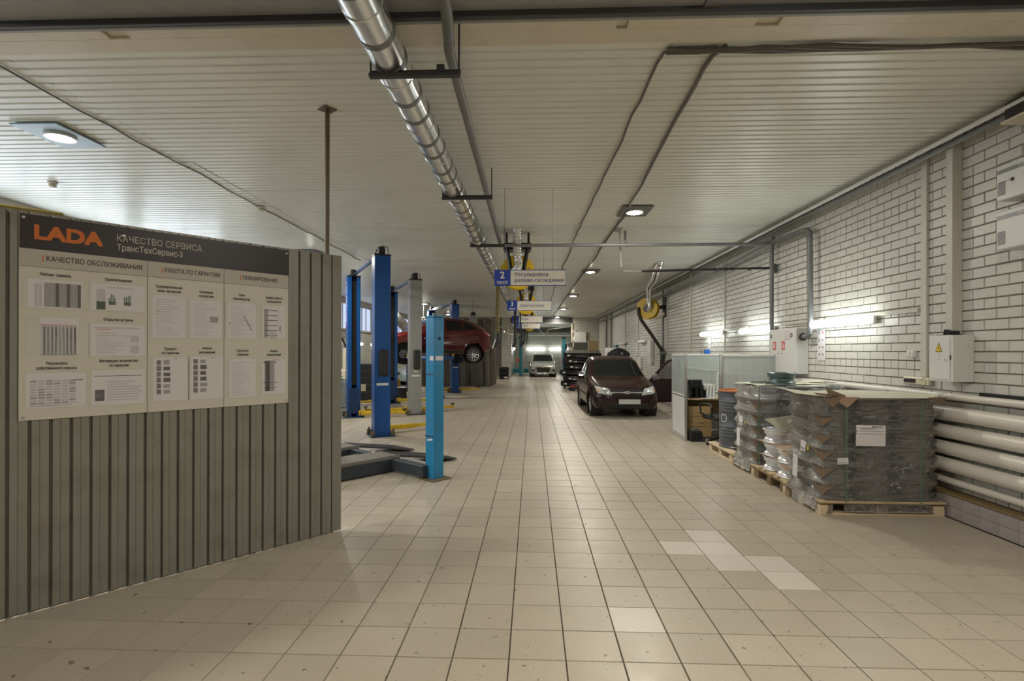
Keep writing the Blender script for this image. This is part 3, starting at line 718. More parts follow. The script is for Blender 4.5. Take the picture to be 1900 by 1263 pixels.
# ================================================================ RIGHT WALL FITTINGS
# heating register of white pipes
hr = thing('heating_register', 'row of thick white heating pipes low on the brick wall', 'radiator', (4.17, 8.6, 0))
for z, r in ((1.01, .073), (.832, .068), (.665, .068), (.50, .068)):
    MB().tube([(0, -5.6, z), (0, -3.03, z - .004), (0, 3.6, z)], r, 20).build('heating_pipe', M_['radiator'], hr)
MB().tube([(0, -5.6, .335), (0, 3.6, .345)], .034, 14).build('return_pipe', M_['radiator'], hr)
for y in (-.9, 1.4, 3.4):
    for s_ in (0,): MB().tube([(.02, y, .45), (.02, y, 1.06)], .03, 8).build('riser', M_['radiator'], hr)
hp = MB().tube([(4.17, 3, 1.175), (4.17, 8.0, 1.182), (4.17, 17, 1.20)], .034, 14).build('supply_pipe', M_['radiator']); tag(hp, 'slim white pipe above the thick heating pipes', 'pipe')
bs = MB().box((4.235, 4.0, 1.215), (.03, 2.4, .05), bev=.006).build('cable_channel', M_['black']); tag(bs, 'black strip on the bricks just above the slim white pipe', 'cable channel')

# vertical trunking and horizontal trunking
o = MB().box((4.235, 5.915, 2.56), (.03, .085, 2.42), bev=.003).build('cable_trunking', M_['trunk']); tag(o, 'narrow pale vertical trunking on the brick wall', 'cable channel')
o = MB().box((4.20, 5.47, 2.79), (.10, .085, 1.98), bev=.003).build('cable_trunking', M_['trunk']); tag(o, 'wide deep vertical trunking above the grey electric box', 'cable channel')
for y0, y1, lb in ((6.0, 7.0, 'short pale trunking between the vertical trunking and the nearest wall light'), (7.9, 9.7, 'pale trunking above the fire hose cabinet'), (10.6, 12.1, 'pale trunking between the two far wall lights')):
    o = MB().box((4.235, (y0 + y1) / 2, 2.085 + .004 * (y0 - 6)), (.03, y1 - y0, .05), bev=.003).build('cable_trunking', M_['trunk']); tag(o, lb, 'cable channel')
for i, y in enumerate((11.9, 14.4, 16.9, 21.5, 24.4)):
    o = MB().box((4.235, y, 2.55), (.03, (.05, .05, .06, .12, .05)[i], 2.4), bev=.003).build('cable_trunking', M_['trunk'])
    tag(o, ['thin pale upright trunking behind the farthest white wall light', 'thin pale upright trunking just right of the cubicle corner', 'thin pale upright trunking beside the wall hose reel', 'broad pale upright trunking behind the dark red car', 'thin pale upright trunking farthest down the wall'][i], 'cable channel')
for i, y in enumerate((28.4, 30.2)):
    o = MB().tube([(4.18, y, 1.7), (4.18, y, 3.6)], .045, 8).build('vertical_pipe', M_['grey_paint']); tag(o, ['dark upright pipe far down the brick wall, the nearer of two', 'dark upright pipe far down the brick wall, the farther of two'][i], 'pipe')

# fluorescent wall lights
def tube_light(x, y, z, rz, L_, lab, on=True, h=.105):
    f = thing('wall_light', lab, 'wall light', (x, y, z), rz, 'long fluorescent wall lights')
    MB().box((0, .045, 0), (L_, .05, h * .9), bev=.012).build('tray', M_['white_pl'], f)
    m = MB()
    prof = [(-.0, -h / 2), (-.035, -h / 2), (-.062, -h * .34), (-.07, -h * .1), (-.07, h * .1), (-.062, h * .34), (-.035, h / 2), (0, h / 2)]
    n = len(prof); xs = [(-L_ / 2, .72), (-L_ / 2 + .03, 1), (L_ / 2 - .03, 1), (L_ / 2, .72)]
    vs = [(a, p * s_ + .02, q * s_) for a, s_ in xs for p, q in prof]
    m.add(vs, [(i * n + j, i * n + j + 1, (i + 1) * n + j + 1, (i + 1) * n + j) for i in range(3) for j in range(n - 1)] + [tuple(range(n))[::-1], tuple(range(3 * n, 4 * n))], 0, False)
    m.build('diffuser', M_['tube'] if on else M_['white_pl'], f)
    for s_ in (-1, 1):
        for q in (-.3, .3): MB().box((s_ * (L_ / 2 - .05), -.03, q * h), (.03, .04, .014), bev=.004).build('clip', M_['chrome'], f)
    MB().box((0, .08, 0), (L_ * .8, .05, .05)).build('bracket', M_['white'], f)
    return f
WZ = R(-90)
tube_light(4.13, 7.34, 2.02, WZ, 1.36, 'lit fluorescent light on the brick wall nearest the electric box')
tube_light(4.13, 10.05, 2.02, WZ, 1.36, 'lit fluorescent light on the brick wall left of the fire hose cabinet')
tube_light(4.13, 12.5, 2.04, WZ, 1.36, 'lit fluorescent light on the brick wall above the cubicle')
tube_light(4.13, 20.2, 2.0, WZ, 1.3, 'unlit fluorescent fitting on the wall behind the dark red car', False)
tube_light(4.13, 24.6, 2.0, WZ, 1.3, 'unlit fluorescent fitting far down the wall beyond the trunking', False)
tube_light(.30, 40.1, 1.80, 0, 1.38, 'lit fluorescent light on the bay wall, right above the silver car', h=.16)
tube_light(1.35, 40.1, 1.80, 0, .01 + 1.36, 'lit fluorescent light on the bay wall, the right one of the pair', h=.16) if False else None
tube_light(1.99, 40.1, 1.80, 0, 1.38, 'lit fluorescent light on the bay wall, right of the silver car', h=.16)
tube_light(-1.26, 37.2, 1.80, R(90), 1.3, 'lit fluorescent light on the left side wall of the far bay', h=.16)
tube_light(-7.38, 22.2, 1.92, R(90), 1.36, 'lit fluorescent light on the left wall between the lift posts')
tube_light(-7.38, 13.0, 1.95, R(90), 1.36, 'lit fluorescent light on the left wall behind the partition')

# fire hose cabinet
fc = thing('hose_cabinet', 'white two-door fire hose cabinet on the brick wall', 'cabinet', (4.15, 8.80, 1.28))
MB().box((0, 0, .355), (.19, .90, .71), bev=.006).build('body', M_['white'], fc)
def leaf(y0, y1, nm='door'):
    return MB().box((-.100, (y0 + y1) / 2, .355), (.012, y1 - y0, .695), bev=.003).build(nm, M_['white'], fc)
d1, d2 = leaf(.045, .435), leaf(-.435, .04)
for d_, y in ((d1, .38), (d2, -.33)):
    m = MB().lathe([(0, 0), (.034, 0), (.034, .004), (0, .004)], 20, 0, T(-.106, y, .60) @ RY(R(-90))); m.box((-.111, y, .60), (.003, .05, .02), 1, M=T(-.111, y, .6) @ RX(R(40)) @ T(.111, -y, -.6)); m.build('round_vent', [M_['black'], M_['white']], d_)
for d_, y in ((d1, .105), (d2, -.02)):
    MB().lathe([(0, 0), (.010, 0), (.008, .012), (0, .014)], 12, 0, T(-.106, y, .315) @ RY(R(-90))).build('lock', M_['mid_steel'], d_)
for d_, y in ((d1, .25), (d2, -.06)):
    m = MB(); m.box((-.1075, y, .44), (.003, .10, .14)); m.box((-.1095, y, .44), (.002, .05 if y > 0 else .022, .09), 1)
    if y < 0: m.box((-.1095, y - .024, .415), (.002, .02, .04), 1)
    m.build('fire_sticker', [M_['red_ink'], M_['white_pl']], d_)
m = MB(); m.box((-.1075, -.185, .60), (.002, .19, .125)); m.box((-.109, -.185, .60), (.0015, .18, .115), 1)
for k in range(4): m.box((-.1105, -.185, .635 - k * .022), (.001, .13, .006), 2)
m.build('notice_sheet', [M_['red_ink'], M_['paper'], M_['ink3']], d2)
for y in (.32, .02): MB().tube([(0, y, 0), (0, y, -.35)], .03, 10).build('riser_pipe', M_['grey_paint'], fc)
MB().tube([(-.03, -.04, -.04), (.03, -.04, -.04)], .035, 12).build('valve', M_['red_p'], fc)
# paper instructions by it
ps = thing('wall_notice', 'paper notice column on the bricks beside the fire hose cabinet', 'notice', (4.242, 7.98, 1.73))
MB().box((0, 0, 0), (.004, .21, .46)).build('sheet', M_['paper'], ps)
m = MB()
q = random.Random(4)
for k in range(4):
    for j in range(2): m.box((-.003, .05 - .09 * j, .17 - .105 * k), (.002, .030, .022 + .02 * q.random()), 0 if (k == 0 and j) else 1)
m.box((-.003, .0, .205), (.002, .16, .006), 1); m.build('print', [M_['red_ink'], M_['ink2']], ps)

# electric box
eb = thing('electric_box', 'pale grey electric box with a yellow warning triangle', 'electric box', (4.15, 5.44, 1.335))
MB().box((0, 0, .225), (.2, .31, .455), bev=.004).build('body', M_['white'], eb)
d = MB().box((-.104, .008, .225), (.010, .262, .415), bev=.003).build('door', M_['white'], eb)
tri = [(-.036, -.03), (.036, -.03), (0, .045)]
TM = T(-.1095, .012, .325) @ Matrix(((0, 0, -1, 0), (-1, 0, 0, 0), (0, 1, 0, 0), (0, 0, 0, 1)))
m = MB(); m.prism([(x * 1.25, y * 1.25) for x, y in tri], .001, 0, TM); m.prism([(x * .98, y * .98 - .0005) for x, y in tri], .0018, 1, TM)
m.prism([(.004, .022), (-.010, -.004), (-.001, -.004), (-.006, -.022), (.009, .002), (.001, .002)], .0026, 0, TM); m.build('warning_triangle', [M_['ink'], pm('warning_yellow', (.75, .52, .02), .4)], d)
m = MB().prism([(-.012, -.008), (.012, -.008), (0, .012)], .001, 0, TM @ T(0, -.07, 0)); m.box((-.110, .012, .215), (.001, .06, .006)); m.build('mark', M_['ink3'], d)
MB().lathe([(0, 0), (.017, 0), (.017, .006), (.008, .010), (0, .010)], 14, 0, T(-.109, -.085, .215) @ RY(R(-90))).build('lock', M_['chrome'], d)
MB().box((-.106, -.130, .235), (.012, .006, .045), bev=.002).build('hinge', M_['brown_p'], eb)
m = MB()
for k in range(4): m.box((.0, .03 - .022 * k, .482), (.10, .016, .055), 0, bev=.003, M=T(0, .02, .47) @ RX(R(16)) @ T(0, -.02, -.47))
m.box((0, .06, .456), (.12, .10, .008)); o = m.build('cable_glands', M_['black'], eb)
# socket strip, switch
sk = thing('socket_strip', 'ivory socket strip on the bricks under the electric box', 'socket', (4.225, 6.0, 1.305))
MB().box((0, 0, 0), (.05, .40, .082), bev=.01).build('housing', M_['sock'], sk)
for k in range(4): MB().lathe([(0, .001), (.016, .001), (.018, .006), (.024, .006), (.024, 0)], 16, 0, T(-.026, .155 - .045 * k, 0) @ RY(R(-90))).build('small_socket', M_['black'] if False else M_['ink'], sk)
s0 = MB().lathe([(0, -.004), (.026, -.004), (.032, .008), (.038, .008), (.040, 0)], 24, 0, T(-.026, -.12, 0) @ RY(R(-90))).build('round_socket', M_['sock'], sk)
m = MB()
for a in (R(30), R(210)): m.cyl((-.0255, -.12 + .011 * math.cos(a), .011 * math.sin(a)), (-.0215, -.12 + .011 * math.cos(a), .011 * math.sin(a)), .004, 8)
m.box((-.023, -.12, .0), (.002, .006, .05)); m.build('contacts', M_['ink'], s0)
sw = thing('light_switch', 'small white switch box left of the electric box', 'switch', (4.225, 6.09, 1.60))
MB().box((0, 0, 0), (.05, .10, .075), bev=.008).build('box', M_['white_pl'], sw)
MB().box((-.028, .018, .008), (.014, .05, .06), bev=.008).build('rocker', M_['white_pl'], sw)

# voltage stabilisers at the frame edge
def stab(z, h, lab, needle):
    s = thing('voltage_stabiliser', lab, 'electric box', (4.14, 4.58, z), 0, 'grey wall boxes near the edge')
    MB().box((0, 0, 0), (.20, .44, h), bev=.008).build('case', M_['white'], s)
    MB().box((-.102, 0, h / 2 - .055), (.006, .425, .032)).build('dark_band', M_['mid_steel'], s)
    text('CHNT', .030, M_['white_pl'], 'lettering', s, T(-.1055, -.04, h / 2 - .055) @ Matrix(((0, 0, -1, 0), (-1, 0, 0, 0), (0, 1, 0, 0), (0, 0, 0, 1))), .01)
    m = MB()
    for k in range(11): m.box((-.101, .165, -h / 2 + .045 + k * .0105), (.004, .075, .004))
    m.build('vent_slots', M_['ink'], s)
    if needle:
        MB().lathe([(0, 0), (.016, 0), (.014, .006), (0, .006)], 16, 0, T(-.101, .06, .0) @ RY(R(-90))).build('knob', M_['ink'], s)
        MB().box((-.1005, .12, .004), (.003, .14, .003)).build('cord', M_['ink'], s)
stab(3.08, .30, 'grey wall box with a round black knob, the upper of two', True)
stab(2.67, .33, 'grey wall box below the one with the black knob', False)
bx = thing('camera_box', 'black box high on the brick wall under the conduits', 'box', (4.13, 4.50, 3.66))
MB().box((0, 0, 0), (.22, .40, .16), bev=.008).build('case', M_['black'], bx)
MB().box((-.02, 0, -.09), (.24, .40, .02)).build('shelf', M_['cream'], bx)

# ================================================================ NOTICE BOARD ON THE PARTITION
BO = PE + PD * 2.126 + Vector((0, 0, 1.188)) + PN * .012
BM = Matrix(((-PD.x, 0, PN.x, BO.x), (-PD.y, 0, PN.y, BO.y), (0, 1, 0, BO.z), (0, 0, 0, 1)))   # u right, v up, n out
nb = thing('notice_board', 'large white notice board with a dark header on the ribbed partition', 'notice board', (0, 0, 0)); nb.matrix_world = BM
MB().box((.8265, .6335, -.006), (1.653, 1.267, .012), bev=.002).build('panel', M_['board'], nb)
MB().box((.8265, 1.1615, .001), (1.649, .209, .004)).build('header', M_['board_dk'], nb)
MB().box((.8265, 1.002, .0007), (1.649, .106, .003)).build('title_band', M_['board_hd'], nb)
m = MB()
for u in (.661, 1.155): m.box((u, .527, .0012), (.004, 1.05, .0035))
m.box((.8265, .948, .0012), (1.649, .003, .0036)); m.build('divider_line', M_['ink2'], nb)
for u, v in ((.02, 1.245), (.52, 1.21), (1.633, 1.24), (.02, .02), (1.633, .02)): MB().lathe([(0, .006), (.006, .005), (.009, .002), (.009, 0)], 10, 0, T(u, v, .003)).build('screw', M_['chrome'], nb)
text('LADA', .118, M_['orange'], 'lettering', nb, T(.235, 1.158, .0035), .045, sx=1.12)['label'] = 'orange lettering'
text('КАЧЕСТВО СЕРВИСА', .062, M_['board_hd'], 'lettering', nb, T(.482, 1.186, .0035), 0, 'LEFT', sx=.80)
text('ТрансТехСервис-3', .058, M_['board_hd'], 'lettering', nb, T(.484, 1.125, .0035), .012, 'LEFT', sx=.74)
for u, s_, wd in ((.122, 'КАЧЕСТВО ОБСЛУЖИВАНИЯ', .80), (.758, 'РАБОТА ПО ГАРАНТИИ', .72), (1.285, 'ПЛАНИРОВАНИЕ', .74)):
    MB().box((u - .012, 1.002, .0026), (.006, .042, .001)).build('accent_mark', M_['orange'], nb)
    text(s_, .044, M_['ink'], 'lettering', nb, T(u + .002, 1.002, .0026), .010, 'LEFT', sx=wd)
PAP = [  # u0,v0,u1,v1, kind, label, captions
 (.040, .695, .302, .874, 'dark', 'sheet printed with dark columns, top left on the notice board', ['Рейтинг сервиса']),
 (.346, .697, .645, .874, 'bars', 'sheet with two small green bar charts on the notice board', ['Удовлетворение']),
 (.098, .403, .283, .637, 'grid', 'grey table sheet with a red line, middle left on the notice board', []),
 (.346, .394, .646, .607, 'form', 'pale form with two grey boxes, centre of the first board column pair', ['Открытая встреча']),
 (.034, .074, .322, .289, 'table', 'lilac table sheet, bottom left corner of the notice board', ['Результаты', 'собственного опроса']),
 (.352, .069, .646, .301, 'photo', 'sheet with a small dark photo, bottom row of the notice board', ['Мотивация на качество', 'по гарантии']),
 (.689, .523, .893, .824, 'text', 'pale text sheet, upper left under the second board title', ['Предварительный', 'заказ запчастей']),
 (.924, .523, 1.139, .807, 'text2', 'pale text sheet with a dark smudge under the second board title', ['Основные', 'показатели']),
 (1.177, .528, 1.389, .805, 'text3', 'lilac sheet with a diagonal mark under the third board title', ['План', 'производства']),
 (1.439, .532, 1.626, .801, 'lines', 'white sheet with ruled lines, top right on the notice board', ['График работы', 'сотрудников']),
 (.697, .075, .904, .383, 'icons', 'sheet with a column of dark pictures, lower left under the second board title', ['Процесс', 'по гарантии']),
 (.928, .072, 1.148, .389, 'icons', 'sheet with a column of dark pictures, lower right under the second board title', ['Анализ', 'рекламаций']),
 (1.193, .070, 1.390, .371, 'text3', 'plain lilac sheet, lower left under the third board title', ['Протокол', 'собрания']),
 (1.439, .082, 1.627, .369, 'col', 'sheet with a black column and red lines, bottom right on the notice board', ['Анализ', 'показателей'])]
for k, (u0, v0, u1, v1, kd, lb, cap_) in enumerate(PAP):
    W_, H_ = u1 - u0, v1 - v0; uc = (u0 + u1) / 2
    pw = max(W_, .29) if k < 6 else W_ + .012
    pu = uc if k != 2 else .185
    MB().box((pu, (v0 + v1) / 2, .0012), (pw + .02, H_ + .012, .0016)).build('pocket', M_['pocket'], nb)
    for c_, tx in enumerate(cap_):
        text(tx, .026, M_['ink'], 'caption', nb, T(uc, v1 + .030 + .030 * (len(cap_) - 1 - c_), .0012), .018, sx=.72)
    p = thing('paper_sheet', lb, 'paper', (0, 0, 0), 0, 'papers in the pockets of the notice board')
    p.matrix_world = BM @ T(u0, v0, .0026)
    MB().box((W_ / 2, H_ / 2, 0), (W_, H_, .0008)).build('sheet', M_['paper'], p)
    m = MB(); q = random.Random(k)
    def b(x, y, w_, h_, c): m.box(((x + w_ / 2) * W_, (y + h_ / 2) * H_, .0007), (w_ * W_, h_ * H_, .0006), c)
    if kd == 'dark':
        b(.12, .06, .06, .78, 2); b(.2, .06, .05, .78, 2)
        for j in range(10): b(.29 + .069 * j, .05, .066, .84, 0 if j in (3, 6, 9) else 1)
    elif kd == 'bars':
        b(.10, .03, .16, .76, 2); b(.10, .03, .16, .3, 4)
        for x in (.32, .60):
            b(x, .22, .13, .12, 4)
            for j in range(4): b(x + .034 * j, .3, .02, .14 + .22 * q.random(), 4)
        b(.3, .85, .5, .05, 2)
    elif kd == 'grid':
        b(.02, .0, .94, .80, 2); b(.02, .80, .94, .012, 3)
        for j in range(9): b(.08 + .1 * j, .02, .055, .74, 1 if j in (0, 8) else 5)
        b(.02, 0, .94, .012, 0)
    elif kd == 'form':
        b(.05, .86, .85, .05, 5); b(.1, .82, .25, .02, 3)
        for j in range(9): b(.1, .1 + .075 * j, .22 + .45 * q.random(), .028, 2)
        b(.72, .08, .16, .24, 2); b(.72, .44, .16, .2, 2)
    elif kd == 'table':
        for j in range(9):
            for i in range(6): b(.06 + .13 * i, .1 + .08 * j, .11, .055, 1 if q.random() < .35 else 2)
        b(.8, .76, .15, .05, 1); b(.05, .05, .7, .012, 0)
    elif kd == 'photo':
        b(.04, .82, .9, .018, 0); b(.06, .12, .17, .32, 0); b(.08, .24, .13, .07, 2)
        for j in range(8): b(.28, .12 + .075 * j, .4 + .28 * q.random(), .035, 2)
    elif kd in ('text', 'text2', 'text3'):
        for j in range(16): b(.1, .06 + .055 * j, .35 + .45 * q.random(), .016, 2)
        if kd == 'text2': b(.62, .42, .26, .16, 1)
        if kd == 'text': b(.1, .62, .1, .015, 3); b(.08, .55, .1, .012, 3)
        if kd == 'text3' and k == 8:
            m.box((.72 * W_, .42 * H_, .0008), (.010, .13, .0006), 1, M=T(.72 * W_, .42 * H_, 0) @ RZ(R(28)) @ T(-.72 * W_, -.42 * H_, 0)); b(.06, .4, .05, .03, 3)
    elif kd == 'lines':
        b(.08, .02, .16, .86, 1)
        for j in range(6): b(.1, .08 + .15 * j, .56, .022, 0)
        b(.3, .0, .3, .2, 2); b(.72, .22, .08, .16, 1)
    elif kd == 'icons':
        b(.08, .14, .14, .8, 5)
        for j in range(6): b(.09, .16 + .135 * j, .12, .1, 1)
        for j in range(6): b(.29, .16 + .135 * j, .16 + .06 * q.random(), .075 + .03 * q.random(), 0 if j in (2, 3, 4) else 1)
        b(.6, .96, .1, .012, 3)
    elif kd == 'col':
        b(.1, .08, .42, .86, 1); b(.14, .08, .18, .86, 0); b(.05, .88, .55, .03, 0); b(.05, .31, .6, .022, 0); b(.08, .17, .52, .016, 3); b(.4, .95, .35, .012, 3)
    if m.v: m.build('print', [M_['print1'], M_['print2'], M_['print3'], M_['red_ink'], M_['green_ink'], M_['print3']], p)
# ================================================================ PALLETS, WHEELS, FILM, BARREL
def pallet(name, lab, x, y, rz=0, L_=1.2, Wd=.8, mats=('wood_lt', 'wood', 'wood_dk')):
    p = thing(name, lab, 'pallet', (x, y, 0), rz, 'wooden pallets under the wheels and the barrel')
    nb_ = 5 if L_ > 1 else 5
    for k in range(5):
        MB().box((0, -Wd / 2 + .05 + (Wd - .1) * k / 4, .133), (L_, .10 if k % 2 else .135, .022), bev=.003).build('deck_board', M_[mats[1]], p)
    for x_ in (-L_ / 2 + .05, 0, L_ / 2 - .05): MB().box((x_, 0, .111), (.10, Wd, .022), bev=.003).build('stringer_board', M_[mats[2]], p)
    for x_ in (-L_ / 2 + .06, 0, L_ / 2 - .06):
        for y_ in (-Wd / 2 + .05, 0, Wd / 2 - .05): MB().box((x_, y_, .061), (.118, .098, .078), bev=.004).build('block', M_[mats[0]], p)
    for y_ in (-Wd / 2 + .05, 0, Wd / 2 - .05): MB().box((0, y_, .011), (L_, .10, .022), bev=.003).build('bottom_board', M_[mats[0]], p)
    return p
P1X, P1Y, P2Y, P3Y = 3.465, 5.80, 6.635, 7.46
pallet('pallet', 'wooden pallet under the nearest wrapped wheel load', P1X, P1Y)
pallet('pallet', 'darker wooden pallet under the opened load of bare wheels', P1X + .03, P2Y, 0, mats=('wood_dk', 'wood', 'wood_dk'))
pallet('pallet', 'wooden pallet under the second wrapped wheel load', P1X + .03, P3Y, mats=('wood', 'wood', 'wood_dk'))
pallet('pallet', 'pale pallet carrying the grey barrel', 3.42, 8.40, R(90), 1.0, 1.0, mats=('wood_lt', 'wood_lt', 'wood'))

# steel wheel: flanges, drop centre, disc with holes
WR, WH = .192, .165
def wheel(mat, dk):
    t = thing('wheel_disc', '', 'wheel', (0, 0, 0))
    prof = [(WR - .014, .003), (WR - .004, .0), (WR, .004), (WR - .002, .011), (WR - .012, .014), (WR - .018, .018), (WR - .019, .036), (WR - .026, .042), (WR - .040, .056), (WR - .042, .084), (WR - .030, .098), (WR - .021, .104), (WR - .019, .124), (WR - .017, .144), (WR - .013, .149), (WR - .002, .152), (WR, .158), (WR - .005, WH), (WR - .014, WH - .002),
            (WR - .024, .150), (WR - .027, .110), (WR - .048, .086), (WR - .048, .056), (WR - .026, .036), (WR - .026, .016), (WR - .014, .003)]
    link('rim', MB().lathe(prof, 40).mesh('rim', mat, 24), t)
    m = MB()
    m.lathe([(WR - .045, .075), (.10, .095), (.075, .12), (.05, .115), (.03, .10), (.03, .092), (.05, .107), (.075, .112), (.10, .087), (WR - .045, .067)], 30)
    m.build('disc', mat, t)
    hb = MB()
    for k in range(8):
        a = 2 * PI * k / 8
        hb.lathe([(0, .0035), (.013, .0035), (.013, -.0035), (0, -.0035)], 10, 0, T(.122 * math.cos(a), .122 * math.sin(a), .092) @ RZ(a) @ RY(R(-14)))
    hb.build('hole', M_['ink'], t)
    return t
W0 = wheel(M_['rim'], False); W1 = wheel(M_['rim_dk'], True)
used = {}
def put(proto, x, y, z, lab, grp):
    if id(proto) not in used:
        used[id(proto)] = 1; o = proto; o.location = (x, y, z); o['label'] = lab; o['group'] = grp
    else: o = dup(proto, (x, y, z), rnd.uniform(0, 6), lab, grp)
    if proto is o: o.rotation_euler = (0, 0, .3)
    return o
LY = .170; Z0 = .146
NAMEZ = ['bottom layer', 'second layer from the pallet', 'third layer from the pallet', 'fourth layer from the pallet', 'fifth layer from the pallet', 'top layer']
COLN = ['left', 'middle', 'right']; ROWN = ['front', 'rear']
for l in range(6):
    for i in range(3):
        for j in range(2):
            put(W0, P1X + (i - 1) * .392, P1Y + (j - .5) * .39, Z0 + l * LY, 'silver wheel in the nearest wrapped load, %s, %s row, %s' % (NAMEZ[l], ROWN[j], COLN[i]), 'wrapped wheels on the nearest pallet')
for l in range(6):
    for i in range(3):
        for j in range(2):
            put(W0 if i == 0 else W1, P1X + .03 + (i - 1) * .392, P3Y + (j - .5) * .39, Z0 + l * LY, '%s wheel in the second wrapped load, %s, %s row, %s' % ('silver' if i == 0 else 'dark', NAMEZ[l], ROWN[j], COLN[i]), 'wrapped wheels on the second wrapped pallet')
bare = [(3.115, P2Y + .20, 3), (3.105, P2Y - .205, 2), (3.50, P2Y + .195, 4), (3.49, P2Y - .195, 3), (3.885, P2Y + .195, 4), (3.88, P2Y - .195, 4)]
STK = ['left bare stack by the aisle', 'right bare stack by the aisle', 'rear bare stack mid opened pallet', 'front bare stack mid opened pallet', 'rear bare stack by the heating pipes', 'front bare stack by the heating pipes']
for s_, (x, y, n) in enumerate(bare):
    for l in range(n):
        put(W0, x + rnd.uniform(-.006, .006), y, Z0 + l * (LY + .001), 'wheel in the ' + STK[s_] + ', ' + ['lowest', 'second from below', 'third from below', 'fourth from below'][l], 'bare wheels on the opened pallet')
put(W1, 3.36, 7.32, Z0 + 6 * LY + .012, 'loose dark wheel lying on top of the second wrapped load', 'loose wheels').rotation_euler = (0, 0, 1)

# cardboard separators: thin sheets with a corner turned down
def separator(x, y, z, lab, grp, wx=1.21, wy=.80, fold=True, mat='card'):
    s = thing('cardboard_sheet', lab, 'cardboard', (x, y, z), 0, grp)
    m = MB(); a, b = wx / 2, wy / 2; c = .17
    k = .10
    poly = [(-a + (c if fold else k), -b), (a - k, -b), (a, -b + k), (a, b - k), (a - k, b), (-a + k, b), (-a, b - k), (-a, -b + (c if fold else k))]
    m.prism(poly, .004); m.build('sheet', M_[mat], s)
    if fold:
        f = MB(); f.add([(-a + c, -b, .002), (-a, -b + c, .002), (-a + .03, -b + .03, -.115)], [(0, 1, 2), (2, 1, 0)])
        f.add([(-a + c, -b, .004), (-a, -b + c, .004), (-a + .028, -b + .028, -.115)], [(0, 2, 1), (1, 2, 0)]); f.build('corner_flap', M_['card'], s)
    return s
for l in range(6):
    separator(P1X - .005, P1Y, Z0 + l * LY - .0045 if l else Z0 - .0015, 'brown cardboard sheet under the ' + NAMEZ[l] + ' of the nearest wrapped load', 'cardboard between the wheels of the nearest load', fold=l > 0, wx=1.20)
    if l: separator(P1X + .03, P3Y, Z0 + l * LY - .0045, 'brown cardboard sheet under the ' + NAMEZ[l] + ' of the second wrapped load', 'cardboard between the wheels of the second load', wx=1.19, wy=.79)
for l in range(1, 3):
    m = MB(); n = 10
    def cs(u, v, l=l):
        x = lerp(-.18, .35, u); y = lerp(-.42, .38, v)
        return (x, y, .012 * math.sin(u * 5 + v * 3 + l) - (.09 if (u < .3 and v < .3) else 0) * (1 - u / .3) * (1 - v / .3))
    m.grid(cs, n, n); m.grid(lambda u, v: Vector(cs(u, v)) + Vector((0, 0, -.003)), n, n, flip=True)
    o = m.build('cardboard_sheet', M_['card']); o.location = (3.09, P2Y, Z0 + l * LY + .012); tag(o, 'brown cardboard layer in the opened load, ' + ('lower' if l == 1 else 'upper'), 'cardboard', 'cardboard in the opened load')

def curved(name, fn, mat, lab, grp=None, nu=18, nv=14, th=.004, back=None):
    m = MB(); m.grid(fn, nu, nv, 0)
    m.grid(lambda u, v: Vector(fn(u, v)) + Vector((0, 0, -th)), nu, nv, 1, flip=True)
    e = []
    o = m.build(name, [M_[mat], M_[back or mat]]); tag(o, lab, 'cardboard', grp); return o
# leaning sheet over the bare stacks: soft curve, rounded left tip
def lean(u, v):
    A, B, C_, D = Vector((2.70, 6.30, .84)), Vector((3.85, 6.45, .90)), Vector((3.02, 6.20, .60)), Vector((3.85, 6.25, .68))
    ww = v * (1 - (1 - u) ** 2.2 * .55)
    p = A.lerp(B, u).lerp(C_.lerp(D, u), ww)
    p.z += .06 * math.sin(PI * u) * (1 - v) - .02 * math.sin(u * 6); return p
curved('cardboard_sheet', lean, 'card_lt', 'pale green-grey cardboard sheet leaning over the bare wheel stacks', back='card')
def flap(u, v):
    p = Vector((2.98, 6.13, .605)).lerp(Vector((3.25, 6.12, .66)), u).lerp(Vector((3.00, 6.10, .50)).lerp(Vector((3.2, 6.11, .60)), u), v); p.y += .012 * math.sin(u * 20); return p
curved('cardboard_scrap', flap, 'card', 'torn brown cardboard edge hanging below the leaning sheet')
# top sheets of the nearest load
def topsh(u, v):
    x = lerp(2.66, 4.06, u); y = lerp(5.36, 6.22, v)
    z = Z0 + 6 * LY + .014 + .010 * math.sin(u * 7) * math.sin(v * 4)
    lift = max(0, (.32 - u) / .32); z += .075 * lift ** 1.6 * (.45 + .55 * v) - .03 * max(0, (.25 - v) / .25) * (u < .9) * .4
    if u > .9 and v < .3: z += .05 * (u - .9) / .1 * (.3 - v) / .3
    if u < .35: y += .35 * (.35 - u)
    return (x, y, z)
curved('cardboard_sheet', topsh, 'card_lt', 'large pale cardboard sheet lying on top of the nearest wrapped load', nu=28, nv=16, back='card')
def flapmesh(pts, lab, mat='card'):
    m = MB(); m.add(pts, [tuple(range(len(pts))), tuple(range(len(pts)))[::-1]])
    c = [Vector(p) + Vector((.003, .003, 0)) for p in pts]; m.add(c, [tuple(range(len(pts))), tuple(range(len(pts)))[::-1]])
    n = len(pts); 
    for i in range(n): m.add([pts[i], pts[(i + 1) % n], c[(i + 1) % n], c[i]], [(0, 1, 2, 3)])
    o = m.build('cardboard_flap', M_[mat]); return tag(o, lab, 'cardboard', 'turned down cardboard corners on the nearest load')
zt_ = Z0 + 6 * LY + .012
flapmesh([(2.86, 5.52, zt_ + .03), (3.08, 5.345, zt_ + .01), (2.96, 5.36, zt_ - .10)], 'brown corner turned down at the left end of the top sheet')
flapmesh([(2.93, 5.375, zt_ + .01), (3.10, 5.375, zt_ + .01), (2.96, 5.50, zt_ + .085)], 'brown corner standing up on the top sheet')
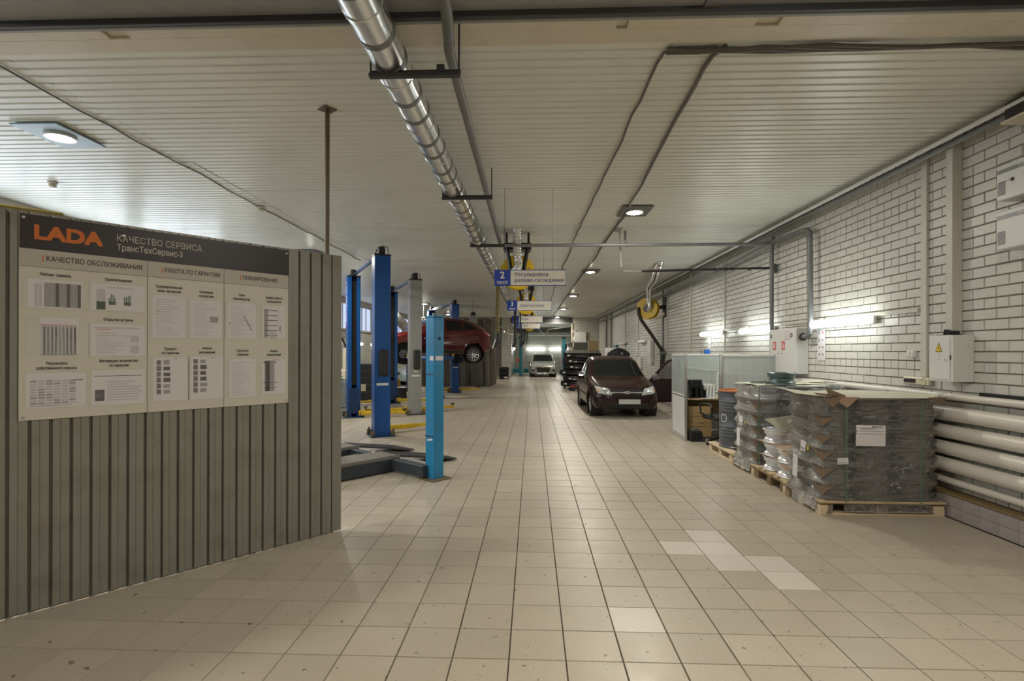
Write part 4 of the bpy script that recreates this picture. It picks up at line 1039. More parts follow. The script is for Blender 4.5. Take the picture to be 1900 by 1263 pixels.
flapmesh([(3.05, 5.352, zt_ - .0), (3.21, 5.352, zt_ + .0), (3.15, 5.345, zt_ - .05), (3.09, 5.345, zt_ - .105), (3.01, 5.35, zt_ - .05)], 'crumpled brown corner hanging under the front edge of the top sheet')
flapmesh([(3.86, 5.35, zt_ - .0), (4.05, 5.36, zt_ - .0), (3.99, 5.34, zt_ - .08)], 'brown corner turned down at the right end of the top sheet')

# stretch film round a load: follows the wheels, drawn in between the layers
def film(name, lab, x, y, mat, ax=.606, ay=.406, z0=.03, z1=1.17, seed=1, skirt=.02):
    q = random.Random(seed); n = 240; L_ = 150
    ph = [q.uniform(0, 6) for _ in range(12)]
    vs = []
    for k in range(L_ + 1):
        z = lerp(z0, z1, k / L_)
        lay = ((z - Z0) / LY)
        bulge = abs(math.sin(PI * lay)) if z > Z0 else 0
        for i in range(n):
            a = 2 * PI * i / n
            c_, sn = math.cos(a), math.sin(a); e = .26
            px = ax * math.copysign(abs(c_) ** e, c_); py = ay * math.copysign(abs(sn) ** e, sn)
            # scallop between the round wheels
            sc = .5 - .5 * math.cos(2 * PI * (px / .392 + .5)) if abs(sn) > .5 else .5 - .5 * math.cos(2 * PI * (py / .39))
            din = .030 * bulge + .022 * (1 - sc) * bulge
            # creases: diagonal tension ridges and fine crumples
            pv = Vector((px * 5 + z * 2.5, py * 5 - z * 2, z * 16 + px * 3 + seed * 7))
            rid = 1 - abs(noise.noise(pv)) * 2
            pv2 = Vector((px * 17, py * 17, z * 30 + seed))
            side_ = 1.0 if abs(sn) < .75 or px < -ax * .5 else .45
            wr = (.007 * max(0, rid) ** 3 - .002 + .006 * noise.noise(pv2) + .003 * noise.noise(pv2 * 2.7)) * side_
            if z < Z0: din += -.012 * math.sin(a * 9 + ph[3]) * (Z0 - z) / Z0 - skirt * (Z0 - z) / Z0
            ln = math.hypot(px, py)
            g = 1 - (din - wr) / ln
            zz = z + (.02 * math.sin(a * 5 + ph[4]) if k == 0 else 0) + (.016 * math.sin(a * 7 + ph[5]) + .01 * math.sin(a * 17) if k == L_ else 0)
            vs.append((px * g, py * g, zz))
    fs = []
    for k in range(L_):
        for i in range(n):
            if k < 11 and math.sin(i * .115 + seed) > .86: continue
            i2 = (i + 1) % n; fs.append((k * n + i, k * n + i2, (k + 1) * n + i2, (k + 1) * n + i))
    root = thing(name, lab, 'stretch film', (x, y, 0), 0, 'film around the wheel loads')
    m = MB().add(vs, fs, 0, True); o = m.build('wrap', M_[mat], root)
    return root
f1 = film('stretch_film', 'clear stretch film around the nearest wheel load', P1X, P1Y, 'film', seed=1)
f3 = film('stretch_film', 'clear stretch film around the second wrapped wheel load', P1X + .03, P3Y, 'film2', seed=5)
m = MB(); n = 60
for k in range(2): m.tube([(.625 * math.copysign(abs(math.cos(2 * PI * i / n)) ** .3, math.cos(2 * PI * i / n)), .42 * math.copysign(abs(math.sin(2 * PI * i / n)) ** .3, math.sin(2 * PI * i / n)), 1.165 - .02 * k + .012 * math.sin(i * 1.7 + k)) for i in range(n + 1)], .007, 5)
m.build('gathered_edge', M_['film2'], f3)
for x in (-.36, .36):
    MB().box((x, -.417, .64), (.012, .003, 1.03)).build('strap', M_['green_ink'], f1)
MB().box((-.54, -.416, .64), (.012, .003, 1.03)).build('strap', M_['green_ink'], f3)
def slip(root, M, w_, h_, lab, code=True, mat='paper', crease=False):
    m = MB()
    if crease:
        rows = [0, .55, .62, .68, .74, .80, .9, 1]; off = [0, .002, .012, .003, .014, .002, .006, 0]
        for a in range(7):
            m.add([(-w_ / 2, h_ * (rows[a] - .5), off[a]), (w_ / 2, h_ * (rows[a] - .5) - .004, off[a] + .002), (w_ / 2, h_ * (rows[a + 1] - .5) - .004, off[a + 1] + .002), (-w_ / 2, h_ * (rows[a + 1] - .5), off[a + 1])], [(0, 1, 2, 3)])
    else: m.box((0, 0, 0), (w_, h_, .0015))
    if code:
        q = random.Random(int(w_ * 1e4))
        for k in range(11):
            m.box((w_ * (.05 + .034 * k) if crease else w_ * (-.36 + .07 * k), h_ * (.41 if crease else -.28), .008 if crease else .0012), (w_ * q.choice((.012, .022)), h_ * (.07 if crease else .2), .001), 1)
    for k in range(3): m.box((-w_ * .1, h_ * (.36 - .05 * k) if crease else h_ * (.34 - .13 * k), .009 if crease else .0012), (w_ * .5, h_ * .02, .001), 2)
    o = m.build('label_sheet', [M_[mat], M_['ink'], M_['ink3']], root, M); o['label'] = lab
FR = RX(R(90)); LF = RZ(R(-90)) @ RX(R(90))
slip(f1, T(-.135, -.430, .80) @ RZ(R(1)) @ FR, .285, .205, 'large crumpled white document pouch', crease=True)
slip(f1, T(-.40, -.430, .545) @ FR @ RZ(R(4)), .105, .062, 'small white barcode tag')
slip(f1, T(-.622, -.10, .64) @ LF @ RZ(R(-5)), .10, .105, 'small white barcode label on the side', mat='paper')
slip(f1, T(-.626, .06, .40) @ LF @ RZ(R(-4)), .10, .24, 'tall white label on the side', False)
MB().box((-.622, -.20, .63), (.004, .03, .04)).build('yellow_dot', M_['yellow'], f1)
slip(f3, T(-.626, -.02, .68) @ LF, .12, .12, 'small white label on the side')
slip(f3, T(-.628, .06, .44) @ LF @ RZ(R(-3)), .10, .24, 'tall white label on the side', False)
MB().box((-.624, -.14, .66), (.004, .025, .04)).build('yellow_dot', M_['yellow'], f3)
# bits on top of the second wrapped load
o = curved('cardboard_sheet', lambda u, v: (lerp(2.95, 4.06, u), lerp(7.08, 7.84, v), zt_ + .002 + .006 * math.sin(u * 9 + v * 5)), 'card_lt', 'pale cardboard lying on top of the second wrapped load', nu=14, nv=10)
m = MB(); q = random.Random(9)
for k in range(3): m.tube([(.16 * math.cos(a * .35 + k) * (1 - .03 * k), .11 * math.sin(a * .35 + k), .012 + .006 * k + .006 * math.sin(a)) for a in range(20)], .004, 5)
o = m.build('strap_coil', M_['green_ink']); o.location = (3.10, 7.30, zt_ + .012); tag(o, 'loose coil of dark strapping on the second wrapped load', 'strap')
for i, (x, y) in enumerate(((3.62, 7.2), (3.86, 7.35))):
    o = curved('cardboard_scrap', lambda u, v, x=x, y=y: (x + .26 * u - .13 * v, y + .2 * v, zt_ + .035 + .01 * math.sin(u * 4)), 'card_lt', ['pale card scrap beside the loose wheel', 'pale card scrap near the wall on the second wrapped load'][i], nu=6, nv=6)

# barrel
b = thing('steel_barrel', 'dark grey steel barrel with an orange rim on the pallet', 'barrel', (3.22, 8.42, .145))
prof = [(0, .0), (.275, 0), (.292, .004), (.292, .022), (.284, .03)]
z = .03
def rib(zc, n):
    o = []
    for k in range(n):
        c = zc + (k - (n - 1) / 2) * .045
        o += [(.284, c - .020), (.289, c - .012), (.294, c), (.289, c + .012), (.284, c + .020)]
    return o
prof += rib(.255, 4) + rib(.635, 4) + [(.284, .80), (.286, .858)]
MB().lathe(prof, 48).build('shell', M_['barrel'], b)
MB().lathe([(.286, .858), (.296, .862), (.298, .872), (.294, .884), (.284, .886), (.278, .880), (.278, .862), (0, .862)], 48).build('rim', M_['rust'], b)
MB().lathe([(0, .863), (.03, .863), (.03, .878), (0, .880)], 16, M=T(-.12, -.16, 0)).build('bung', M_['rust'], b)
m = MB()
for a0, a1, r0, r1 in ((0, 2 * PI, .052, .064),):
    n = 28
    for k in range(n):
        a, c = a0 + (a1 - a0) * k / n, a0 + (a1 - a0) * (k + 1) / n
        def P(r_, t_):
            th = R(200) + r_ * math.cos(t_) / .286; return (.2875 * math.cos(th), .2875 * math.sin(th), .455 + r_ * math.sin(t_))
        m.add([P(r0, a), P(r1, a), P(r1, c), P(r0, c)], [(0, 1, 2, 3), (3, 2, 1, 0)])
for k in range(4):
    th = R(193) + k * R(5); m.add([(.2875 * math.cos(th + d) , .2875 * math.sin(th + d), .30 + e) for d, e in ((0, 0), (R(3), 0), (R(3), .05), (0, .05))], [(0, 1, 2, 3), (3, 2, 1, 0)])
m.build('white_mark', M_['paper'], b)
# ================================================================ CUBICLE
def screen(lab, p0, p1, h=1.58, lower=True, up='poly', split=.80, opn=False):
    a, b = Vector(p0 + (0,)), Vector(p1 + (0,)); L_ = (b - a).length; ang = math.atan2(b.y - a.y, b.x - a.x)
    s = thing('office_partition', lab, 'office partition', (a.x, a.y, 0), ang, 'panels of the small office cubicle')
    for x in (.02, L_ - .02): MB().box((x, 0, h / 2), (.042, .045, h), bev=.005).build('post', M_['alloy'], s)
    MB().box((L_ / 2, 0, h - .02), (L_ - .08, .040, .04), bev=.004).build('top_rail', M_['white_pl'], s)
    MB().box((L_ / 2, 0, .03), (L_ - .08, .036, .05), bev=.004).build('bottom_rail', M_['alloy'], s)
    MB().box((L_ / 2, 0, split), (L_ - .08, .036, .035), bev=.004).build('middle_rail', M_['alloy'], s)
    MB().box((L_ / 2, 0, (split + .05) / 2), (L_ - .08, .02, split - .07)).build('lower_panel', M_['white'], s)
    MB().box((L_ / 2, 0, (split + h) / 2 - .01), (L_ - .08, .008, h - split - .05)).build('ribbed_pane', M_[up], s)
    return s
s1 = screen('office partition standing end-on with a pale lower panel beside the car', (2.80, 9.80), (2.83, 10.84))
MB().box((.55, -.012, 1.22), (.30, .006, .5)).build('notice_sheet', M_['paper'], s1)
screen('ribbed office partition behind the desk', (2.87, 10.86), (4.20, 10.86))
screen('milky office partition between the barrel and the fire hose cabinet', (3.13, 9.02), (4.06, 9.02), up='poly2', split=.74)
bb = MB().box((0, 0, 0), (.10, .07, .085), bev=.004).build('small_box', M_['blue_box']); bb.location = (3.52, 10.86, 1.58 + .0425); tag(bb, 'small blue box standing on the office partition rail', 'box')
bb = MB().box((0, 0, 0), (.05, .05, .075), bev=.004).build('small_box', M_['ink2']); bb.location = (3.42, 10.86, 1.58 + .0375); tag(bb, 'little dark box beside the small blue box', 'box')
nt_ = thing('wall_notice', 'two small paper notices on the bricks above the cubicle', 'notice', (4.242, 12.9, 1.80))
for z in (.08, -.1): MB().box((0, 0, z), (.004, .2, .14)).build('sheet', M_['paper'], nt_)

dk = thing('office_desk', 'beech office desk inside the cubicle', 'desk', (3.53, 10.38, 0))
MB().box((0, 0, .735), (1.32, .70, .028), bev=.004).build('desk_top', M_['desk'], dk)
MB().box((.64, 0, .36), (.025, .66, .72)).build('side_panel', M_['desk_dk'], dk)
MB().box((-.64, 0, .36), (.025, .66, .72)).build('side_panel', M_['desk_dk'], dk)
MB().box((0, .30, .50), (1.24, .02, .42)).build('modesty_panel', M_['desk_dk'], dk)
dr = thing('drawer_unit', 'oak drawer unit with three drawers under the desk', 'drawer unit', (3.12, 10.22, 0))
MB().box((0, .02, .32), (.42, .44, .56), bev=.004).build('carcass', M_['desk_dk'], dr)
for k in range(3):
    d = MB().box((0, -.21, .135 + .185 * k), (.415, .018, .178), bev=.003).build('drawer', M_['desk_dk'], dr)
    MB().tube([(-.06, -.222, .15 + .185 * k), (-.05, -.235, .145 + .185 * k), (.05, -.235, .145 + .185 * k), (.06, -.222, .15 + .185 * k)], .005, 6).build('handle', M_['desk'], d)
for x in (-.16, .16):
    for y in (-.12, .16): MB().lathe([(0, 0), (.022, 0), (.022, .04), (0, .04)], 10, 0, T(x, y, 0)).build('caster', M_['black'], dr)
# monitor
mo = thing('monitor', 'flat monitor with a pale frame seen at the edge of the milky panel', 'monitor', (3.72, 10.30, .749), R(18))
m = MB(); m.box((0, 0, .30), (.46, .045, .36), bev=.01); m.build('case', M_['white_pl'], mo)
MB().box((0, -.024, .305), (.41, .006, .31)).build('screen', M_['black'], mo)
MB().box((0, .02, .07), (.06, .03, .14), bev=.01).build('neck', M_['white_pl'], mo); MB().lathe([(0, 0), (.11, 0), (.10, .012), (0, .016)], 24).build('foot', M_['white_pl'], mo)
# binders in a rack
ftr = thing('file_rack', 'black desk file rack on the left end of the desk', 'file rack', (3.10, 10.20, .749))
MB().box((0, 0, .015), (.30, .24, .03), bev=.004).build('tray', M_['black'], ftr)
MB().box((-.0, .11, .10), (.30, .012, .16), bev=.003).build('back', M_['black'], ftr)
for x in (-.14, -.05, .05, .14): MB().box((x, .0, .09), (.006, .22, .13)).build('divider', M_['black'], ftr)
for i, x in enumerate((-.095, .0, .085)):
    o = MB().box((0, 0, .16), (.055, .22, .30), bev=.004).build('binder', M_['black']); o.location = (3.10 + x - .02 + .012 * i, 10.19, .785); o.rotation_euler = (0, R(-8), 0)
    tag(o, ['black binder at the left in the desk file rack', 'black binder in the middle of the desk file rack', 'black binder at the right in the desk file rack'][i], 'binder', 'binders in the desk rack')
pt_ = thing('paper_tray', 'white upright paper holder on the desk right of the binders', 'paper tray', (3.33, 10.30, .749), R(6))
for k in range(4): MB().box((-.09 + .06 * k, 0, .13), (.035, .22, .25), bev=.006, M=T(0, 0, 0) @ RY(R(3))).build('holder', M_['white_pl'], pt_)
o = MB().box((0, 0, .003), (.32, .22, .006)).build('paper_stack', M_['paper']); o.location = (3.30, 10.12, .75); o.rotation_euler = (0, 0, .1); tag(o, 'white papers lying at the front edge of the desk', 'paper')
o = MB().box((0, 0, .02), (.12, .10, .04), bev=.01).build('note_box', M_['sock']); o.location = (3.52, 10.14, .75); tag(o, 'ivory note box on the desk in front of the monitor', 'box')
# office chair
ch = thing('office_chair', 'black office chair mostly hidden behind the barrel', 'chair', (3.30, 9.50, 0), R(15))
MB().box((0, 0, .47), (.46, .44, .07), bev=.03).build('seat', M_['rubber'], ch)
MB().box((.02, -.24, .78), (.42, .06, .46), bev=.03).build('backrest', M_['rubber'], ch)
MB().cyl((0, 0, .10), (0, 0, .45), .028, 12).build('gas_column', M_['black'], ch)
for s_ in (-1, 1):
    MB().tube([(s_ * .20, .10, .47), (s_ * .28, .14, .54), (s_ * .28, .18, .68), (s_ * .28, .10, .71), (s_ * .28, -.14, .71), (s_ * .28, -.18, .66), (s_ * .24, -.12, .50)], .017, 8).build('armrest', M_['black'], ch)
for k in range(5):
    a = 2 * PI * k / 5 + .9; c_, s_ = math.cos(a), math.sin(a)
    MB().tube([(0, 0, .11), (.29 * c_, .29 * s_, .075)], [.03, .02], 8).build('base_arm', M_['black'], ch)
    MB().lathe([(0, -.025), (.028, -.022), (.03, 0), (.028, .022), (0, .025)], 14, 0, T(.29 * c_, .29 * s_, .031) @ RZ(a) @ RX(R(90))).build('caster', M_['black'], ch)
tb = thing('battery_box', 'small black box on the floor at the cubicle corner', 'box', (2.96, 9.78, 0))
MB().box((0, 0, .09), (.21, .17, .18), bev=.01).build('case', M_['black'], tb)
MB().box((0, 0, .19), (.19, .15, .025), bev=.006).build('lid', M_['ink'], tb)
MB().tube([(-.06, -.02, .20), (-.05, -.02, .225), (.05, -.02, .225), (.06, -.02, .20)], .006, 6).build('handle', M_['galv'], tb)

# ================================================================ LIFTS
def ramp_block(w_, d_, h_):
    return None
def column(root, x, face, mats, H=3.43, pad=True, dark=False, letter=False, side=0):
    """post of C section, open towards +face; local x is the lift axis"""
    f = face
    m = MB(); W_, D_ = .30, .27; t_ = .012
    # channel: back plate on the outer side, two side plates, returns at the open side
    m.box((x - f * (D_ / 2), 0, H / 2), (t_, W_, H), 0, bev=.003)
    for s_ in (-1, 1):
        m.box((x, s_ * (W_ / 2 - t_ / 2), H / 2), (D_, t_, H), 0, bev=.003)
        m.box((x + f * (D_ / 2), s_ * (W_ / 2 - .045), H / 2), (t_, .09, H), 0, bev=.003)
    m.build('post', mats[0], root)
    MB().box((x + f * .03, 0, H * .60), (.12, W_ - .05, H * .74)).build('carriage_slot', M_['black'], root)
    MB().box((x + f * .06, 0, .40), (.18, W_ - .04, .62), bev=.01).build('carriage', mats[1], root)
    m = MB(); m.box((x, 0, .012), (.52, .46, .024), bev=.004)
    for sx in (-1, 1):
        for sy in (-1, 1): m.box((x + sx * .19, sy * .19, .06), (.07, .07, .10), 1, bev=.006); m.cyl((x + sx * .19, sy * .19, .1), (x + sx * .19, sy * .19, .15), .018, 8, 1)
    m.build('base_plate', [mats[1], M_['brown_p']], root)
    m = MB()
    for s_ in (-1, 1):
        m.add([(x + f * .14, s_ * .13, .02), (x + f * .36, s_ * .13, .02), (x + f * .14, s_ * .13, .34), (x + f * .14, s_ * .118, .02), (x + f * .36, s_ * .118, .02), (x + f * .14, s_ * .118, .34)], [(0, 1, 2), (5, 4, 3), (0, 3, 4, 1), (1, 4, 5, 2), (2, 5, 3, 0)])
    m.build('gusset', mats[1], root)
    m = MB(); m.box((x, 0, H + .015), (.31, .32, .03), bev=.005); m.lathe([(0, -.06), (.085, -.06), (.095, -.04), (.095, .04), (.085, .06), (0, .06)], 20, 1, T(x, 0, H + .10) @ RX(R(90))); m.build('top_pulley', [M_['black'], M_['rubber']], root)
    if pad:
        MB().box((x - f * (D_ / 2 + .03), 0.02, 1.40), (.07, .17, .50), bev=.025).build('control_cover', M_['rubber'], root)
        MB().box((x - f * (D_ / 2 + .008), 0, .99), (.004, .22, .045)).build('white_label', M_['paper'], root)
def arm(root, x, y, a, L_, pads=True):
    D = Vector((math.cos(a), math.sin(a), 0)); N = Vector((-D.y, D.x, 0)); o = Vector((x, y, 0)); M = Matrix(((D.x, N.x, 0, x), (D.y, N.y, 0, y), (0, 0, 1, 0), (0, 0, 0, 1)))
    m = MB()
    m.box((L_ * .30, 0, .105), (L_ * .62, .12, .085), bev=.008, M=M); m.box((L_ * .78, 0, .105), (L_ * .44, .085, .06), bev=.006, M=M); m.build('lift_arm', M_['yellow'], root)
    m = MB(); m.lathe([(0, .055), (.075, .055), (.075, .17), (0, .17)], 16, 0, T(x, y, 0)); m.build('arm_pivot', M_['yellow'], root)
    m = MB(); c = o + D * (L_ * .97); m.lathe([(0, .135), (.02, .135), (.02, .17), (.055, .175), (.06, .195), (0, .195)], 14, 0, T(c.x, c.y, 0)); m.build('arm_pad', M_['rubber'], root)
def two_post(lab, pl, pr, mL, mR, H=3.43, raised=0, arms=True, skip=()):
    a, b = Vector(pl + (0,)), Vector(pr + (0,)); d = b - a; L_ = d.length
    r = thing('two_post_lift', lab, 'car lift', ((a.x + b.x) / 2, (a.y + b.y) / 2, 0), math.atan2(d.y, d.x), 'two-post car lifts')
    column(r, -L_ / 2, 1, mL, H, False); column(r, L_ / 2, -1, mR, H, True)
    m = MB(); m.tube([(-L_ / 2 + .05, .05, H + .09), (L_ / 2 - .05, .05, H + .09)], .035, 8); m.build('overhead_tube', mL[0], r)
    m = MB(); m.tube([(-L_ / 2 + .05, -.05, H + .03), (0, -.05, H - .015), (L_ / 2 - .05, -.05, H + .03)], .016, 6); m.build('overhead_hose', M_['black'], r)
    MB().tube([(L_ / 2 + .08, .12, H + .02), (L_ / 2 + .10, .10, H + .17), (L_ / 2 - .02, .02, H + .21), (L_ / 2 - .12, -.06, H + .15), (L_ / 2 - .14, -.1, H)], .008, 6).build('cable_loop', M_['black'], r)
    if arms:
        for x, f in ((-L_ / 2, 1), (L_ / 2, -1)):
            for s_ in (-1, 1):
                if (f, s_) in skip: continue
                base = PI / 2 * s_
                arm(r, x + f * .22, s_ * .17, base - f * s_ * R(14), 1.05)
    return r, L_
BL = (M_['blue_lift'], M_['blue_dark'])
la, LA = two_post('blue two-post lift with white lettering, nearest in the left bays', (-4.40, 12.95), (-2.90, 10.12), BL, BL, skip=((-1, -1), (1, -1)))
for f, x in ((1, -LA / 2), (-1, LA / 2)):
    pass
# panel with vertical lettering on the left post, and lettering down the right post
SD = Matrix(((1, 0, 0, 0), (0, 0, 1, 0), (0, 1, 0, 0), (0, 0, 0, 1)))
def on_side(x, y, z, sgn):   # plane whose outward normal is local sgn*y
    return T(x, y, z) @ (RX(R(90)) if sgn < 0 else RZ(PI) @ RX(R(90)))
lp = MB().box((-LA / 2 + .0, -.158, 2.80), (.20, .014, 1.25), bev=.003).build('name_panel', pm('blue_panel', (.05, .10, .42), .35), la)
text('ROTARY LIFT', .165, M_['white_pl'], 'lettering', lp, on_side(-LA / 2, -.1665, 2.83, -1) @ RZ(R(90)), .02)
MB().box((-LA / 2, -.167, 2.25), (.12, .004, .05)).build('red_mark', M_['red_ink'], lp)
lp = MB().box((LA / 2 + 0, .156, 2.85), (.20, .010, 1.15), bev=.003).build('name_panel', M_['blue_dark'], la)
text('ROTARY LIFT', .15, M_['white_pl'], 'lettering', lp, on_side(LA / 2, .1625, 2.88, 1) @ RZ(R(90)), .02)
MB().box((LA / 2 + .1365, 0, 2.39), (.003, .20, .06)).build('type_plate', M_['mid_steel'], la)
lb_, LB = two_post('lift with one grey and one dark blue post behind the nearest blue lift', (-4.37, 16.45), (-3.02, 13.60), BL, (M_['grey_lift'], M_['dark_steel']))
MB().box((LB / 2 + .15, 0, 1.10), (.02, .10, .05), bev=.008).build('double_socket', M_['sock'], lb_)
lc, LC = two_post('farthest blue lift, its posts rising left of the grey curtain', (-4.55, 23.9), (-3.04, 20.76), BL, BL, arms=False)
for s_ in (-1, 1): arm(lc, LC / 2 - .2, s_ * .2, PI / 2 * s_, .9)
MB().box((-LC / 2 - .02, -.15, 3.24), (.18, .02, .30)).build('name_panel', M_['paper'], lc)
ld, LD = two_post('short blue lift holding up the red car, mostly hidden by the light blue post', (-4.72, 20.62), (-3.27, 18.12), BL, BL, H=2.62, arms=False)
for s_ in (-1, 1):
    for x, f in ((-LD / 2, 1), (LD / 2, -1)):
        D = Vector((f * .55, s_ * .85, 0)).normalized()
        MB().tube([(x + f * .10, s_ * .10, 1.38), (x + f * .10 + D.x * .9, s_ * .10 + D.y * .9, 1.38)], .06, 4).build('raised_arm', M_['blue_lift'], ld)
        MB().lathe([(0, 1.43), (.05, 1.43), (.05, 1.515), (0, 1.515)], 12, 0, T(x + f * .10 + D.x * .86, s_ * .10 + D.y * .86, 0)).build('arm_pad', M_['yellow'], ld)

# four-post alignment lift: E = corner of the near runway, u along the runways, v across
U_ = Vector((.65, .76, 0)).normalized(); EA = math.atan2(U_.y, U_.x)
fp = thing('four_post_lift', 'low wheel-alignment lift with ramps and a light blue post', 'car lift', (-1.78, 7.16, 0), EA)
RUN = -4.6
for v0, nm in ((0.0, 'near'), (1.03, 'far')):
    m = MB(); m.box((RUN / 2, v0 + .235, .19), (-RUN, .47, .03), bev=.004); m.build('runway', M_['lift_top'], fp)
    m = MB(); m.box((RUN / 2, v0 + .025, .095), (-RUN, .05, .165), bev=.006); m.box((RUN / 2, v0 + .445, .095), (-RUN, .05, .165), bev=.006); m.build('runway_beam', M_['lift_dark'], fp)
    m = MB(); m.box((RUN / 2, v0 + .012, .205), (-RUN, .016, .022)); m.build('edge_strip', M_['mid_steel'], fp)
    rp = MB()
    rp.add([(.02, v0, .205), (.02, v0 + .47, .205), (.98, v0 + .50, .035), (.98, v0 - .03, .035), (.02, v0, .18), (.02, v0 + .47, .18), (.98, v0 + .50, .012), (.98, v0 - .03, .012)],
           [(0, 3, 2, 1), (4, 5, 6, 7), (0, 4, 7, 3), (3, 7, 6, 2), (2, 6, 5, 1), (1, 5, 4, 0)])
    rp.build('ramp', M_['dark_steel'], fp)
    rr = MB()
    for k in range(11): rr.box((.08 + .08 * k, v0 + .235, .1955 - .0142 * k), (.012, .40, .004), M=T(.08 + .08 * k, 0, .2) @ RY(R(10)) @ T(-.08 - .08 * k, 0, -.2))
    rr.build('tread_bar', M_['dark_steel'], fp)
m = MB(); m.box((-.10, .76, .105), (.10, 2.86, .15), bev=.01); m.build('cross_beam', M_['lift_dark'], fp)
MB().box((-.02, -.40, .185), (.06, .62, .02), bev=.003).build('beam_plate', M_['grey_lift'], fp)
MB().box((RUN / 2, .75, .10), (-RUN, .50, .02)).build('jack_rail', M_['dark_steel'], fp)
MB().tube([(-.75, .62, .155), (.15, .88, .12)], .018, 8).build('jack_bar', M_['galv'], fp)
o = MB().box((-1.02, .40, .2085), (.20, .14, .003)).build('paper_sheet', M_['paper']); o.parent = fp; o.matrix_local = Matrix.Identity(4)
def post(v, lab_parts=True):
    m = MB(); m.box((.02, v, 1.03), (.165, .165, 2.03), bev=.006); m.build('post', M_['blue_lt'], fp)
    MB().box((.02, v, .01), (.30, .30, .02), bev=.004).build('foot_plate', M_['brown_p'], fp)
    MB().box((.02, v, 2.055), (.185, .185, .02), bev=.004).build('cap_plate', M_['blue_lt'], fp)
    return v
post(-.70); post(2.22)
MB().cyl((.02, -.70, 2.06), (.02, -.70, 2.10), .035, 12).build('top_nut', M_['mid_steel'], fp)
m = MB(); m.box((.02, -.787, 1.53), (.12, .004, .055)); m.box((-.0655, -.745, 1.53), (.004, .07, .055)); m.build('white_tape', M_['paper'], fp)
for z in (1.33, .55): MB().box((-.0655, -.70, z), (.004, .165, .014)).build('dark_band', M_['ink'], fp)
MB().box((-.0655, -.72, .405), (.003, .10, .02), M=T(0, 0, .405) @ RX(R(-8)) @ T(0, 0, -.405)).build('white_tape', M_['paper'], fp)
MB().lathe([(0, 0), (.022, 0), (.018, .01), (0, .012)], 10, 0, T(.03, -.783, 1.78) @ RX(R(90))).build('knob', M_['blue_dark'], fp)
# ================================================================ CARS
def pchip(xs, ys, x):
    n = len(xs)
    if x <= xs[0]: return ys[0]
    if x >= xs[-1]: return ys[-1]
    d = [(ys[i + 1] - ys[i]) / (xs[i + 1] - xs[i]) for i in range(n - 1)]
    m = [d[0]] + [0 if d[i - 1] * d[i] <= 0 else 2 * d[i - 1] * d[i] / (d[i - 1] + d[i]) for i in range(1, n - 1)] + [d[-1]]
    i = max(k for k in range(n - 1) if xs[k] <= x)
    h = xs[i + 1] - xs[i]; t = (x - xs[i]) / h
    return (2 * t ** 3 - 3 * t ** 2 + 1) * ys[i] + (t ** 3 - 2 * t ** 2 + t) * h * m[i] + (-2 * t ** 3 + 3 * t ** 2) * ys[i + 1] + (t ** 3 - t ** 2) * h * m[i + 1]
def crom(P, t):
    n = len(P) - 1; i = min(int(t * n), n - 1); f = t * n - i
    g = lambda k: P[max(0, min(n, k))]
    a, b, c, d = g(i - 1), g(i), g(i + 1), g(i + 2)
    q = lambda j: .5 * (2 * b[j] + (c[j] - a[j]) * f + (2 * a[j] - 5 * b[j] + 4 * c[j] - d[j]) * f * f + (3 * b[j] - a[j] - 3 * c[j] + d[j]) * f ** 3)
    return (q(0), q(1))
